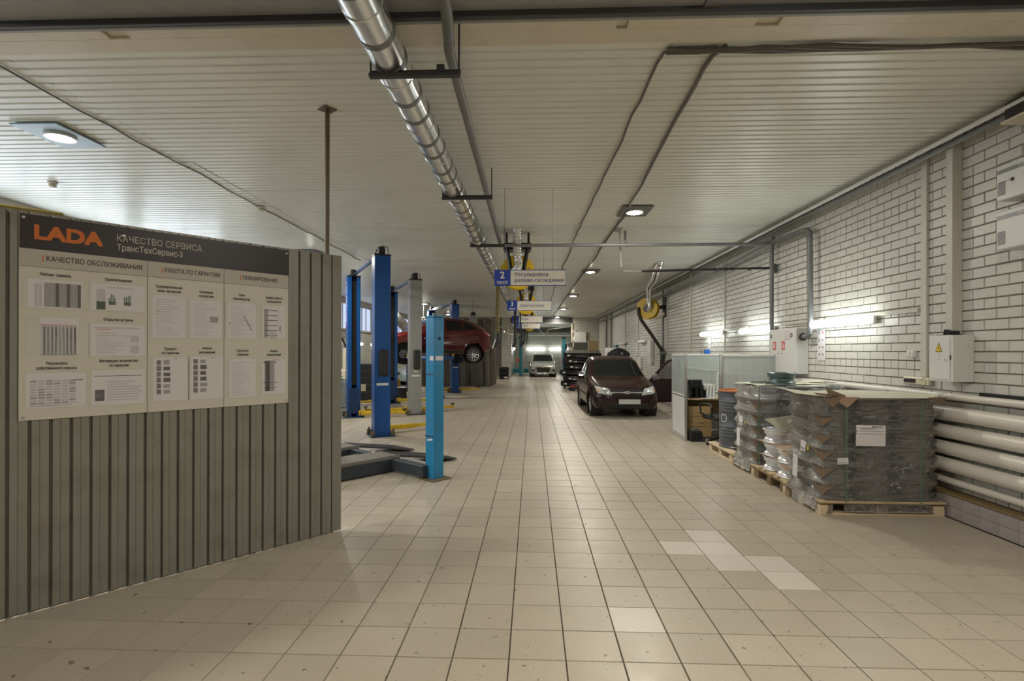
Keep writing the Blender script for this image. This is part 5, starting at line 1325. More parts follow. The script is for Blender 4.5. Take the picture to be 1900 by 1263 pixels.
class Car:
    """local: y=0 nose, +y to the tail, z up; stations (y, zb, zs, zt, w, wb, wr)"""
    def __init__(s, name, lab, loc, rz, st, paint, wheels, wr=.295, ww=.19):
        s.root = thing(name, lab, 'car', loc, rz); s.st = st; s.paint = paint
        ys = [a[0] for a in st]; L_ = ys[-1]
        NU, NV = 84, 22
        def sec(y):
            zb, zs, zt, w, wb, wr_ = [pchip(ys, [a[k] for a in st], y) for k in range(1, 7)]
            h = zt - zs
            P = [(0, zb), (w * .80, zb), (w * .955, zb + .05), (w, lerp(zb, zs, .38)), (w * .995, lerp(zb, zs, .72)), (wb, zs), (lerp(wb, wr_, .50), zs + h * .46), (lerp(wb, wr_, .95), zs + h * .86), (wr_ * .84, zs + h * .968), (wr_ * .45, zt - h * .004), (0, zt)]
            return P
        vs = []; uu = []
        for i in range(NU + 1):
            t = i / NU; y = L_ * (t + .045 * math.sin(2 * PI * t) * -1 * (1 if True else 0)); y = max(0, min(L_, y))
            P = sec(y); r_ = [crom(P, j / NV) for j in range(NV + 1)]
            r_ = [(max(0, a), b) for a, b in r_]
            ring = [(-a, y, b) for a, b in r_[::-1]] + [(a, y, b) for a, b in r_[1:]]
            vs += ring; uu.append(y)
        q = 2 * NV + 1; fs = []
        for i in range(NU):
            for j in range(q):
                j2 = (j + 1) % q
                f = (i * q + j, i * q + j2, (i + 1) * q + j2, (i + 1) * q + j)
                fs.append(f)
        fs.append(tuple(range(q))[::-1]); fs.append(tuple(range(NU * q, NU * q + q)))
        s.bvh = BVHTree.FromPolygons([Vector(v) for v in vs], fs)
        keep = []
        R_ = wr + .045
        for f in fs:
            c = sum((Vector(vs[k]) for k in f), Vector()) / len(f)
            hit = len(f) == 4 and any(math.hypot(c.y - wy, c.z - wr) < R_ + .004 and abs(c.x) > .45 for wy in wheels)
            if not hit: keep.append(f)
        m = MB().add(vs, keep, 0, True); m.build('body', paint, s.root)
        s.w = max(a[4] for a in st)
        for wy in wheels:
            for sx in (-1, 1):
                m = MB(); n = 26
                X_ = s.side(wy, wr + R_ * .6, sx)
                vv = []
                for k in range(n + 1):
                    a = R(-14) + (PI + R(28)) * k / n
                    for rr, dx in ((R_ + .075, -.03), (R_ + .068, .006), (R_, .012), (R_ - .010, -.02)):
                        yy, zz = wy + rr * math.cos(a), wr + rr * math.sin(a)
                        xx = s.side(yy, max(.16, zz), sx)
                        vv.append((sx * (abs(xx) + dx), yy, zz))
                ff = [(k * 4 + j, k * 4 + j + 1, k * 4 + 5 + j, k * 4 + 4 + j) for k in range(n) for j in range(3)]
                m.add(vv, ff if sx > 0 else [f[::-1] for f in ff], 0, True); m.build('wheel_arch', paint, s.root)
                m = MB(); m.lathe([(R_ + .06, 0), (R_ + .06, -.30), (0, -.30)], 24, 0, T(sx * (abs(X_) - .02), wy, wr) @ RZ(0 if sx > 0 else PI) @ RY(R(90))); m.build('arch_liner', M_['rubber'], s.root)
    def side(s, y, z, sx):
        h = s.bvh.ray_cast(Vector((sx * 3, y, z)), Vector((-sx, 0, 0)))
        if h[0] is None:
            for dz in (.05, .1, .15, .2, -.05, -.1):
                h = s.bvh.ray_cast(Vector((sx * 3, y, z + dz)), Vector((-sx, 0, 0)))
                if h[0] is not None: break
        return h[0].x if h[0] is not None else sx * .8
    def patch(s, name, c, ax, mat, off=.006, n=8, m_=8, parent=None, th=.0, lab=None):
        D = {'F': Vector((0, 1, 0)), 'B': Vector((0, -1, 0)), 'L': Vector((1, 0, 0)), 'R': Vector((-1, 0, 0)), 'T': Vector((0, 0, -1))}[ax]
        def o(a, b):
            return {'F': Vector((a, -3, b)), 'B': Vector((a, 9, b)), 'L': Vector((-4, a, b)), 'R': Vector((4, a, b)), 'T': Vector((a, b, 5))}[ax]
        A, B, C_, E = [Vector((p[0], p[1], 0)) for p in c]
        vs = []; ok = []
        for i in range(n + 1):
            for j in range(m_ + 1):
                p = A.lerp(B, i / n).lerp(E.lerp(C_, i / n), j / m_)
                h = s.bvh.ray_cast(o(p.x, p.y), D)
                ok.append(h[0] is not None)
                if h[0] is None: vs.append(Vector((0, 0, 0))); continue
                nrm = h[1] if h[1].dot(D) < 0 else -h[1]
                edge = i in (0, n) or j in (0, m_)
                vs.append(h[0] + nrm * (off if not edge else min(off, .001)))
        fs = [(i * (m_ + 1) + j, (i + 1) * (m_ + 1) + j, (i + 1) * (m_ + 1) + j + 1, i * (m_ + 1) + j + 1) for i in range(n) for j in range(m_)]
        fs = [f for f in fs if all(ok[k] for k in f)]
        mb = MB().add(vs, fs, 0, True); ob = mb.build(name, mat, parent or s.root)
        if lab: ob['label'] = lab
        return ob
    def wheel(s, x, y, wr=.295, ww=.19, steer=0, drop=0, spokes=True):
        sx = 1 if x > 0 else -1
        M = T(x, y, wr - drop) @ RZ(steer) @ RZ(0 if sx > 0 else PI) @ RY(R(90))
        h = ww / 2
        ty = MB().lathe([(wr * .66, -h * .9), (wr * .74, -h), (wr * .93, -h), (wr * .985, -h * .8), (wr, -h * .4), (wr, h * .4), (wr * .985, h * .8), (wr * .93, h), (wr * .74, h), (wr * .66, h * .9)], 36, 0, M).build('tyre', M_['rubber'], s.root)
        m = MB().lathe([(wr * .67, h * .9), (wr * .64, h * .95), (wr * .60, h * .8), (wr * .58, -h * .6), (0, -h * .6)], 32, 0, M)
        o = m.build('wheel_well', M_['black'], ty)
        m = MB().lathe([(wr * .68, h * .86), (wr * .665, h * 1.0), (wr * .62, h * .98), (wr * .60, h * .7)], 32, 0, M)
        m.lathe([(0, h * .86), (wr * .10, h * .86), (wr * .17, h * .78), (wr * .17, h * .5)], 18, 0, M)
        for k in range(5):
            a = 2 * PI * k / 5
            for d_ in (-.13, .13):
                m.add([(wr * .13, -.018 + d_ * wr * .5, h * .78), (wr * .64, -.017 + d_ * wr * 1.5, h * .92), (wr * .64, .017 + d_ * wr * 1.5, h * .92), (wr * .13, .018 + d_ * wr * .5, h * .78),
                       (wr * .13, -.024 + d_ * wr * .5, h * .55), (wr * .64, -.024 + d_ * wr * 1.5, h * .7), (wr * .64, .024 + d_ * wr * 1.5, h * .7), (wr * .13, .024 + d_ * wr * .5, h * .55)], [(0, 1, 2, 3), (0, 4, 5, 1), (3, 2, 6, 7)], 0, False, M @ RZ(a))
        m.build('alloy_rim', M_['alloy'], ty)
    def mirror(s, x, y, z, mat, rx=0):
        sx = 1 if x > 0 else -1
        o = MB().box((x + sx * .10, y, z), (.19, .09, .13), bev=.035).build('door_mirror', mat, s.root)
        MB().tube([(x - sx * .03, y, z - .04), (x + sx * .04, y, z - .03)], .02, 6).build('mirror_foot', M_['black'], o)
        return o

SEDAN = [(0, .30, .56, .64, .56, .52, .38), (.05, .22, .60, .70, .70, .65, .50), (.20, .20, .66, .76, .785, .74, .60), (.55, .19, .76, .84, .83, .80, .64), (1.00, .19, .84, .925, .845, .815, .68),
         (1.28, .19, .875, .985, .845, .815, .70), (1.62, .19, .895, 1.19, .845, .81, .66), (2.0, .19, .905, 1.415, .845, .805, .625), (2.5, .19, .91, 1.49, .845, .80, .62), (3.0, .19, .915, 1.475, .84, .80, .60), (3.4, .20, .92, 1.36, .835, .79, .55),
         (3.75, .22, .92, 1.13, .82, .775, .58), (4.02, .25, .90, 1.0, .79, .75, .60), (4.2, .30, .84, .95, .73, .70, .56), (4.26, .36, .74, .84, .66, .62, .48)]
def sedan_front(c, paint, grille='bar'):
    P = c.patch
    ws = P('windshield', [(-.66, .97), (.66, .97), (.53, 1.40), (-.53, 1.40)], 'F', M_['glass'], .006, 14, 10)
    # side windows
    for ax, sx in (('L', -1), ('R', 1)):
        P('side_window', [(1.72, .935), (2.36, .945), (2.36, 1.39), (2.12, 1.375)], ax, M_['glass'])
        P('side_window', [(2.44, .945), (3.12, .955), (3.10, 1.37), (2.44, 1.395)], ax, M_['glass'])
        P('side_window', [(3.18, .955), (3.52, .97), (3.24, 1.30), (3.17, 1.345)], ax, M_['glass'])
        P('side_moulding', [(1.15, .46), (3.1, .46), (3.1, .52), (1.15, .52)], ax, M_['black'], .012, 14, 3)
        P('door_handle', [(2.12, .80), (2.30, .80), (2.30, .84), (2.12, .84)], ax, M_['black'], .025, 5, 3)
        P('door_handle', [(2.94, .81), (3.12, .81), (3.12, .85), (2.94, .85)], ax, M_['black'], .025, 5, 3)
        for yy in (1.22, 2.40, 3.16): P('door_seam', [(yy, .28), (yy + .012, .28), (yy + .012, .90), (yy, .90)], ax, M_['ink'], .0015, 1, 10)
    P('rear_window', [(-.52, 1.10), (.52, 1.10), (.47, 1.36), (-.47, 1.36)], 'B', M_['glass'])
    for sx in (-1, 1): P('tail_lamp', [(sx * .46, .72), (sx * .66, .70), (sx * .68, .92), (sx * .50, .90)], 'B', M_['red_lens'], .012)
    return ws
# ---- dark red saloon facing us
c = Car('saloon_car', 'dark red saloon car facing the viewer with one door open', (2.30, 13.02, 0), R(1.0), SEDAN, M_['maroon'], (.76, 3.24))
sedan_front(c, M_['maroon'])
for sx in (-1, 1):
    st_ = c.patch
    hl = c.patch('headlamp', [(sx * .355, .555), (sx * .705, .60), (sx * .735, .765), (sx * .43, .715)], 'F', M_['lens'], .014, 8, 6)
    c.patch('indicator', [(sx * .63, .615), (sx * .69, .625), (sx * .705, .70), (sx * .645, .69)], 'F', M_['amber'], .020, 3, 3, hl)
    c.patch('lamp_bowl', [(sx * .43, .59), (sx * .58, .605), (sx * .60, .70), (sx * .46, .685)], 'F', M_['chrome'], .019, 5, 5, hl)
    c.patch('fog_recess', [(sx * .56, .36), (sx * .69, .37), (sx * .69, .47), (sx * .57, .46)], 'F', M_['black'], .004, 5, 4)
    c.patch('side_repeater', [(1.0, .70), (1.07, .70), (1.07, .735), (1.0, .735)], 'L' if sx < 0 else 'R', M_['amber'], .012, 2, 2)
c.patch('grille', [(-.34, .53), (.34, .53), (.40, .675), (-.40, .675)], 'F', M_['black'], .006, 14, 5)
c.patch('grille_bar', [(-.385, .60), (.385, .60), (.395, .64), (-.395, .64)], 'F', M_['chrome'], .022, 14, 3)
o = MB().lathe([(0, 0), (.05, 0), (.062, .008), (.062, .016), (.045, .018), (0, .014)], 24, 0, T(0, -.060, .630) @ RX(R(90)) @ Matrix.Scale(1.25, 4, (1, 0, 0)) @ Matrix.Scale(.62, 4, (0, 1, 0))).build('badge', M_['chrome'], c.root)
MB().tube([(-.038, -.081, .622), (-.02, -.083, .640), (.0, -.083, .624), (.03, -.083, .642), (.04, -.082, .628)], .0045, 6).build('emblem', M_['ink'], o)
c.patch('lower_intake', [(-.42, .27), (.50, .27), (.50, .36), (-.40, .36)], 'F', M_['black'], .004, 12, 4)
c.patch('bumper_lip', [(-.60, .225), (.60, .225), (.62, .275), (-.62, .275)], 'F', M_['black'], .012, 14, 3)
o = MB().box((.06, -.050, .405), (.52, .012, .115), bev=.004).build('number_plate', M_['plate'], c.root); o['label'] = 'blank pale number plate'
for x0, x1 in ((-.50, .02), (.02, .52)):
    m = MB(); pts = []
    for k in range(9):
        t = k / 8; x = lerp(x0, x1, t); h = c.bvh.ray_cast(Vector((x, -3, .985 + .03 * math.sin(PI * t))), Vector((0, 1, 0))); pts.append(h[0] + Vector((0, -.02, .005)))
    m.tube(pts, .009, 6); m.build('wiper', M_['black'], c.root)
c.mirror(-.83, 1.66, .93, M_['maroon'])
for x in (-.70, .70):
    for y in (.76, 3.24): c.wheel(x, y, .295, .19, R(0))
MB().lathe([(0, -.012), (.18, -.012), (.185, 0), (.18, .012)], 20, 0, T(.36, 1.85, .9)).build('steering_wheel', M_['black'], c.root)
c.patch('hood_gap', [(-.42, .684), (.42, .684), (.42, .692), (-.42, .692)], 'F', M_['ink'], .002, 14, 1)
# open door: hinged at the front pillar, swung out
dr_ = MB(); DM = T(.83, 1.24, 0) @ RZ(R(-63))
def dz(y): return .0
shape_o = [(0, .26), (1.12, .26), (1.16, .55), (1.14, .90), (.02, .88), (-.02, .55)]
dr_.prism(shape_o, .085, 0, DM @ Matrix(((0, 0, 1, -.04), (1, 0, 0, 0), (0, 1, 0, 0), (0, 0, 0, 1)))); dr_o = dr_.build('open_door', M_['maroon'], c.root)
m = MB(); m.tube([(0, .06, .88), (-.04, .40, 1.14), (-.08, .72, 1.36), (-.10, .95, 1.41), (-.10, 1.12, 1.38), (-.04, 1.15, .90)], .030, 8, 0, M=DM); m.build('window_frame', M_['maroon'], dr_o)
MB().tube([(-.0, .22, .9), (-.06, .46, 1.17)], .014, 6, M=DM).build('quarter_bar', M_['black'], dr_o)
MB().add([(-.02, .24, .9), (-.03, 1.1, .9), (-.09, 1.08, 1.36), (-.08, .76, 1.36), (-.05, .46, 1.15)], [(0, 1, 2, 3, 4), (4, 3, 2, 1, 0)], 0, False, DM).build('door_glass', M_['film'], dr_o)
MB().box((-.06, .56, .62), (.05, .96, .44), bev=.02, M=DM).build('door_trim', M_['black'], dr_o)
MB().box((.10, .10, .97), (.19, .10, .14), bev=.035, M=DM).build('door_mirror', M_['grey_paint'], dr_o)

# ---- silver car in the far bay
c = Car('hatchback_car', 'silver car parked under the lights in the far bay', (.70, 33.3, 0), R(0.5), SEDAN, M_['silver'], (.76, 3.24))
sedan_front(c, M_['silver'])
for sx in (-1, 1):
    c.patch('headlamp', [(sx * .44, .60), (sx * .74, .68), (sx * .76, .775), (sx * .50, .70)], 'F', M_['lens'], .014, 6, 5)
    c.patch('fog_recess', [(sx * .52, .36), (sx * .72, .38), (sx * .72, .50), (sx * .60, .48)], 'F', M_['black'], .004, 5, 4)
    c.mirror(sx * .83, 1.66, .93, M_['silver'])
    for y in (.76, 3.24): c.wheel(sx * .70, y)
c.patch('grille', [(-.36, .30), (.36, .30), (.46, .66), (-.46, .66)], 'F', M_['black'], .006, 12, 8)
c.patch('bumper_strip', [(-.60, .24), (.60, .24), (.62, .275), (-.62, .275)], 'F', M_['chrome'], .014, 12, 2)
MB().lathe([(0, 0), (.05, 0), (.05, .012), (0, .014)], 18, 0, T(0, -.03, .655) @ RX(R(90))).build('badge', M_['chrome'], c.root)

# ---- pale blue car far left
c = Car('saloon_car', 'pale blue car far left behind the grey lift post', (-6.4, 24.9, 0), R(-53), SEDAN, M_['ltblue'], (.76, 3.24))
sedan_front(c, M_['ltblue'])
for sx in (-1, 1):
    c.patch('headlamp', [(sx * .42, .565), (sx * .73, .635), (sx * .76, .765), (sx * .50, .725)], 'F', M_['lens'], .014, 8, 6)
    for y in (.76, 3.24): c.wheel(sx * .70, y)
c.patch('grille', [(-.40, .50), (.40, .50), (.42, .645), (-.42, .645)], 'F', M_['black'], .006, 12, 5)

# ---- red crossover on the lift
SUV = [(0, .34, .66, .74, .58, .54, .40), (.05, .28, .70, .82, .74, .68, .54), (.22, .26, .78, .90, .82, .77, .62), (.6, .26, .88, .99, .865, .83, .68), (1.05, .26, .97, 1.07, .88, .85, .72),
       (1.35, .26, 1.0, 1.16, .88, .85, .70), (1.7, .26, 1.02, 1.36, .88, .845, .66), (2.05, .26, 1.04, 1.53, .88, .84, .62), (2.6, .26, 1.06, 1.58, .88, .84, .615), (3.1, .27, 1.09, 1.55, .88, .84, .60), (3.5, .28, 1.13, 1.47, .87, .83, .56),
       (3.8, .31, 1.14, 1.33, .85, .81, .56), (4.02, .36, 1.06, 1.16, .81, .76, .58), (4.14, .40, .90, 1.03, .75, .70, .54), (4.18, .46, .78, .88, .68, .62, .48)]
c = Car('crossover_car', 'red crossover car raised on the short blue lift with its bonnet open', (-5.54, 18.54, 1.26), R(-60), SUV, M_['red'], (.83, 3.42), .325)
for ax, sx in (('L', -1), ('R', 1)):
    c.patch('side_window', [(1.72, 1.06), (2.30, 1.085), (2.30, 1.46), (2.10, 1.46)], ax, M_['glass'])
    c.patch('side_window', [(2.38, 1.09), (3.02, 1.12), (2.98, 1.45), (2.38, 1.465)], ax, M_['glass'])
    c.patch('side_window', [(3.08, 1.12), (3.62, 1.18), (3.40, 1.37), (3.06, 1.44)], ax, M_['glass'])
    c.patch('cladding', [(1.2, .30), (3.05, .30), (3.05, .40), (1.2, .40)], ax, M_['black'], .014, 14, 3)
    c.patch('door_handle', [(2.10, .93), (2.28, .93), (2.28, .965), (2.10, .965)], ax, M_['red'], .028, 5, 3)
    c.patch('door_handle', [(2.86, .98), (3.02, .98), (3.02, 1.015), (2.86, 1.015)], ax, M_['red'], .028, 5, 3)
    for yy in (1.28, 2.34, 3.06): c.patch('door_seam', [(yy, .42), (yy + .012, .42), (yy + .012, 1.0), (yy, 1.0)], ax, M_['ink'], .0015, 1, 10)
    c.patch('crease_line', [(1.5, .80), (2.5, .845), (2.5, .862), (1.5, .82)], ax, M_['red'], .022, 12, 3)
    c.patch('crease_line', [(1.4, .60), (2.75, .63), (2.75, .65), (1.4, .622)], ax, M_['red'], .024, 12, 3)
for sx in (-1, 1):
    c.patch('tail_lamp', [(sx * .50, .92), (sx * .74, .90), (sx * .74, 1.04), (sx * .52, 1.05)], 'B', M_['red_lens'], .016)
    c.patch('side_tail_lamp', [(3.86, .98), (4.06, .95), (4.05, 1.03), (3.90, 1.06)], 'L' if sx < 0 else 'R', M_['red_lens'], .014, 5, 3)
    c.patch('headlamp', [(sx * .44, .72), (sx * .76, .78), (sx * .78, .88), (sx * .52, .84)], 'F', M_['lens'], .014)
    for y in (.83, 3.42):
        if sx > 0 and y < 1:
            o = MB().lathe([(0, .02), (.05, .02), (.06, .06), (.09, .06), (.10, .0), (.155, .0), (.155, -.02), (0, -.02)], 28, 0, T(.72, y, .26) @ RY(R(90))).build('brake_disc', M_['mid_steel'], c.root)
            continue
        c.wheel(sx * .75, y, .325, .21, 0, .10)
    c.mirror(sx * .86, 1.70, 1.08, M_['black'])
c.patch('rear_window', [(-.54, 1.18), (.54, 1.18), (.48, 1.42), (-.48, 1.42)], 'B', M_['glass'])
c.patch('rear_bumper', [(-.66, .50), (.66, .50), (.66, .64), (-.66, .64)], 'B', M_['black'], .012)
c.patch('windshield', [(-.68, 1.16), (.68, 1.16), (.58, 1.50), (-.58, 1.50)], 'F', M_['glass'])
m = MB(); m.grid(lambda u, v: (lerp(-.66, .66, u), 1.20 - v * .62, 1.10 + v * .72 + .06 * math.sin(PI * u)), 10, 8); m.grid(lambda u, v: (lerp(-.66, .66, u), 1.20 - v * .62, 1.085 + v * .72 + .06 * math.sin(PI * u)), 10, 8, flip=True)
m.build('open_bonnet', M_['red'], c.root)
# ================================================================ BACKGROUND
# grey curtain on a rail
cpts = [(-5.2, 24.05), (-2.15, 24.55), (-1.95, 24.75), (-1.82, 26.3)]
def along(t):
    L_ = [math.dist(a, b) for a, b in zip(cpts, cpts[1:])]; d = t * sum(L_)
    for (a, b), l in zip(zip(cpts, cpts[1:]), L_):
        if d <= l + 1e-9: return Vector((lerp(a[0], b[0], d / l), lerp(a[1], b[1], d / l), 0)), Vector((b[0] - a[0], b[1] - a[1], 0)).normalized()
        d -= l
    return Vector(cpts[-1] + (0,)), Vector((0, 1, 0))
cu = thing('curtain', 'heavy grey workshop curtain hanging behind the red car', 'curtain', (-3.5, 24.4, 0))
def cfn(u, v):
    p, t = along(u); nrm = Vector((t.y, -t.x, 0)); z = lerp(.02, 3.10, v)
    a = .10 * math.sin(u * 62 + .5 * math.sin(u * 17)) * (1 - .35 * v) + .04 * math.sin(u * 131 + z)
    q = p + nrm * a; return (q.x + 3.5, q.y - 24.4, z)
m = MB(); m.grid(cfn, 150, 8); m.build('cloth', M_['curtain'], cu)
MB().tube([(p[0] + 3.5, p[1] - 24.4, 3.14) for p in cpts], .03, 8).build('rail', M_['mid_steel'], cu)
m = MB()
for t in (.05, .3, .55, .78, .98):
    p, _ = along(t); m.tube([(p.x + 3.5, p.y - 24.4, 3.14), (p.x + 3.5, p.y - 24.4, 3.76)], .012, 6)
m.build('rail_hanger', M_['mid_steel'], cu)
MB().tube([(-2.6, 24.3, .02), (-1.9, 24.6, .02)], .04, 6).build('floor_bar', M_['black'], None)
tag(bpy.data.objects['floor_bar'], 'dark bar lying on the floor at the foot of the curtain', 'bar')
for o_ in ([MB().box((0, 0, .25), (.30, .24, .34), bev=.02).build('motor_unit', M_['grey_lift'])]):
    o_.location = (-2.55, 22.9, 2.75); tag(o_, 'grey unit hanging from the ceiling above the red car roof', 'unit')
    MB().tube([(0, 0, .42), (0, 0, 1.02)], .012, 6).build('hanger_rod', M_['dark_steel'], o_)
    MB().lathe([(0, .42), (.12, .42), (.13, .50), (.06, .56), (0, .56)], 16).build('motor_dome', M_['black'], o_)

# black bin and leaning board by the pier
bn = thing('storage_bin', 'black stacked bin with a small white label in front of the brick pier', 'bin', (-1.62, 31.0, 0))
for k in range(3): MB().box((0, 0, .12 + .235 * k), (.55, .50, .225), bev=.035).build('tray', M_['black'], bn)
MB().box((.12, -.252, .10), (.24, .006, .10)).build('label_sheet', M_['paper'], bn)
o = MB().box((0, 0, .37), (.04, .55, .74), bev=.004, M=RY(R(12))).build('leaning_board', M_['desk_dk']); o.location = (-2.08, 31.0, 0); tag(o, 'brown board leaning against the black bin', 'board')
# work bench and post lift of the far bay
wb = thing('work_bench', 'teal steel workbench left of the silver car', 'workbench', (-.85, 37.8, 0))
MB().box((.05, 0, .85), (1.5, .6, .05), bev=.008).build('top', M_['mid_steel'], wb)
for x in (-.62, .72): MB().box((x, 0, .42), (.12, .56, .82), bev=.01).build('leg_panel', M_['teal'], wb)
MB().box((0, .0, .25), (1.2, .5, .3), bev=.01).build('lower_shelf', M_['teal'], wb)
o = MB().box((0, 0, .12), (.34, .26, .24), bev=.03).build('tool_case', M_['red_p']); o.location = (-.95, 37.8, .875); tag(o, 'dull red case on the teal workbench', 'case')
bl = thing('two_post_lift', 'teal lift with two short posts around the silver car in the bay', 'car lift', (.65, 34.75, 0))
for x, f in ((-1.40, 1), (1.40, -1)):
    MB().box((x, 0, 1.24), (.18, .28, 2.46), bev=.02).build('post', M_['teal'], bl)
    MB().box((x + f * .13, 0, 1.22), (.09, .24, 2.36), bev=.02).build('post_cover', M_['grey_lift'], bl)
    m = MB().lathe([(.15, 0), (.14, .06), (.08, .10), (0, .11)], 18, 0, T(x, 0, 2.46)); m.build('cap', M_['black'], bl)
    MB().box((x, 0, .012), (.46, .5, .024)).build('base_plate', M_['dark_steel'], bl)
MB().box((1.55, -.02, 1.9), (.14, .2, .42), bev=.03).build('control_box', M_['rubber'], bl)
o = MB().box((0, 0, .4), (.9, .5, .8), bev=.05).build('dark_cabinet', M_['concrete']); o.location = (2.6, 37.5, 0); tag(o, 'dark cabinet in the bay right of the silver car', 'cabinet')
# pipes and cables at the bay opening
o = MB().tube([(-2.7, 33.95, 3.16), (-1.7, 33.95, 3.20), (-1.55, 33.95, 3.13), (-1.52, 33.95, 2.3)], .045, 8).build('bent_pipe', M_['cream']); tag(o, 'pale bent pipe before the brick pier', 'pipe')
o = MB().tube([(-1.6, 30.5, 2.75), (-1.1, 31, 2.55), (-.95, 31.2, 2.3)], .05, 8).build('steel_pipe', M_['galv']); tag(o, 'bright steel pipe slanting down beside the last signs', 'pipe')
o = MB().tube([(-1.30, 33.96, 3.1), (.4, 33.85, 3.05), (.7, 33.9, 2.7), (.9, 33.9, 2.55), (1.0, 33.9, 3.0), (2.5, 33.95, 3.2)], .02, 6).build('cable', M_['cable']); tag(o, 'sagging dark cable across the opening of the far bay', 'cable')
# end wall right of the opening: whiteboard, papers, fan
wbd = thing('white_board', 'pale square board on the end wall in the far right corner', 'board', (3.05, 33.96, 2.45))
MB().box((0, 0, 0), (.76, .04, .78), bev=.01).build('panel', M_['white'], wbd); MB().box((.44, .0, 0), (.06, .05, .8)).build('side_frame', M_['brown_p'], wbd)
fn = thing('wall_fan', 'round dark fan on the end wall left of the papers', 'fan', (2.64, 33.9, 2.02)) if False else None
for i, (x, z, w_, h_) in enumerate(((2.62, 2.9, .34, .16), (2.62, 2.42, .26, .28), (2.62, 2.06, .26, .24))):
    o = MB().box((0, 0, 0), (w_, .02, h_)).build('wall_notice', M_['paper'] if i else M_['dull']); o.location = (x, 33.96, z); tag(o, ['upper notice on the end wall left of the pale board', 'middle notice on the end wall left of the pale board', 'lower notice on the end wall left of the pale board'][i], 'notice')
o = MB().lathe([(0, 0), (.16, .0), (.17, .03), (.15, .06), (.06, .07), (0, .05)], 20, 0, RX(R(90))).build('wall_fan', M_['concrete']); o.location = (2.40, 33.7, 2.06); tag(o, 'round dark fan beside the opening of the far bay', 'fan')
MB().box((0, .12, 0), (.04, .3, .04)).build('fan_bracket', M_['concrete'], o)

# pile of black bumpers on a rack by the dark red car
rk = thing('parts_rack', 'low steel rack full of black bumpers', 'rack', (2.15, 23.6, 0))
BZ = (.10, .34, .59, .84, 1.09, 1.33)
for x in (-.70, .80):
    for y in (-.15, .6): MB().box((x, y, .80), (.05, .05, 1.60)).build('post', M_['dark_steel'], rk)
for z in BZ: MB().box((.05, .22, z - .015), (1.5, .75, .03)).build('shelf', M_['dark_steel'], rk)
MB().box((.05, .62, .82), (1.5, .02, 1.5)).build('back_panel', M_['concrete'], rk)
MB().box((.05, .22, 1.635), (1.56, .82, .03)).build('shelf', M_['dark_steel'], rk)
def bumper(lab, x, y, z, rz, L_=1.5, d=.36, h=.232, tilt=0):
    b = thing('car_bumper', lab, 'bumper', (x, y, z), rz, 'black bumpers piled beside the dark red car')
    b.rotation_euler = (R(tilt * 1.5), R(tilt), rz)
    def fn(u, v):
        a = (u - .5) * 2; yy = -d * (1 - abs(a) ** 2.6); pr_ = .07 * math.sin(PI * v) + .03 * math.sin(3 * PI * v)
        return (a * L_ / 2 * (1 - .05 * abs(v - .5)), yy - pr_, v * h)
    m = MB(); m.grid(fn, 22, 8); m.grid(lambda u, v: (fn(u, v)[0] * .985, fn(u, v)[1] + .02, fn(u, v)[2]), 22, 8, flip=True); m.build('shell', M_['black'], b)
    m = MB(); m.box((.0, -d - .075, h * .32), (.5, .03, .07), bev=.01); m.build('grille_insert', M_['ink'], b)
    MB().box((-L_ * .34, -d * .80 - .10, h * .5), (.12, .006, .06), M=T(0, 0, 0)).build('label_sheet', M_['paper'], b)
    return b
BN = ['lowest black bumper in the pile, near the floor', 'second black bumper from the floor in the pile', 'third black bumper from the floor in the pile', 'fourth black bumper from the floor in the pile', 'black bumper second from the top of the pile', 'topmost black bumper of the pile']
for i in range(6): bumper(BN[i], (1.98, 2.10, 2.02, 2.15, 2.06, 2.2)[i], 23.45 - .06 * (i % 2), BZ[i], R((-6, 9, -12, 6, 12, -9)[i]), 1.45 + .10 * (i % 3), (.36, .30, .42, .34, .46, .38)[i], tilt=(0, .4, -.4, .5, -.4, .3)[i])
o = MB().grid(lambda u, v: (lerp(-.45, .45, u), .12 * math.sin(PI * u) * -1, v * .34 * math.sin(PI * (.12 + .76 * u))), 16, 6).grid(lambda u, v: (lerp(-.45, .45, u), .03 - .12 * math.sin(PI * u), v * .34 * math.sin(PI * (.12 + .76 * u))), 16, 6, flip=True).build('wing_liner', M_['black']); o.location = (3.45, 21.4, 1.42); tag(o, 'black curved liner standing above the dark red car roof', 'car part')
MB().lathe([(.05, 0), (.05, .02), (.03, .02), (.03, 0)], 14, 0, T(.10, -.14, .12) @ RX(R(90))).build('boss', M_['alloy'], o)
o = MB().box((0, 0, 0), (.34, .02, .30), M=RX(R(-8))).build('white_sheet', M_['paper']); o.location = (3.10, 21.6, 1.62); tag(o, 'white sheet standing beside the black liner above the dark red car', 'sheet')
tbm = thing('metal_table', 'dark metal table behind the dark red car carrying the liner', 'table', (3.35, 21.5, 0))
MB().box((0, 0, 1.38), (1.2, .6, .05)).build('top', M_['dark_steel'], tbm)
for x in (-.55, .55):
    for y in (-.25, .25): MB().box((x, y, .68), (.05, .05, 1.36)).build('leg', M_['dark_steel'], tbm)
cbx = thing('cardboard_box', 'brown cardboard box on top of the bumper rack', 'box', (2.72, 24.0, 1.66)); MB().box((0, 0, .22), (.42, .42, .44), bev=.01).build('carton', M_['desk_dk'], cbx); MB().box((0, -.0, .442), (.42, .05, .004)).build('tape', M_['cream'], cbx)
tvv = thing('silver_frame', 'silver edged dark panel on the bumper rack left of the cardboard box', 'panel', (2.18, 23.9, 1.66)); MB().box((0, 0, .19), (.62, .06, .36), bev=.01).build('panel', M_['concrete'], tvv); MB().box((0, -.02, .375), (.66, .05, .03)).build('edge', M_['alloy'], tvv); MB().box((.32, -.02, .19), (.03, .05, .36)).build('edge', M_['alloy'], tvv)
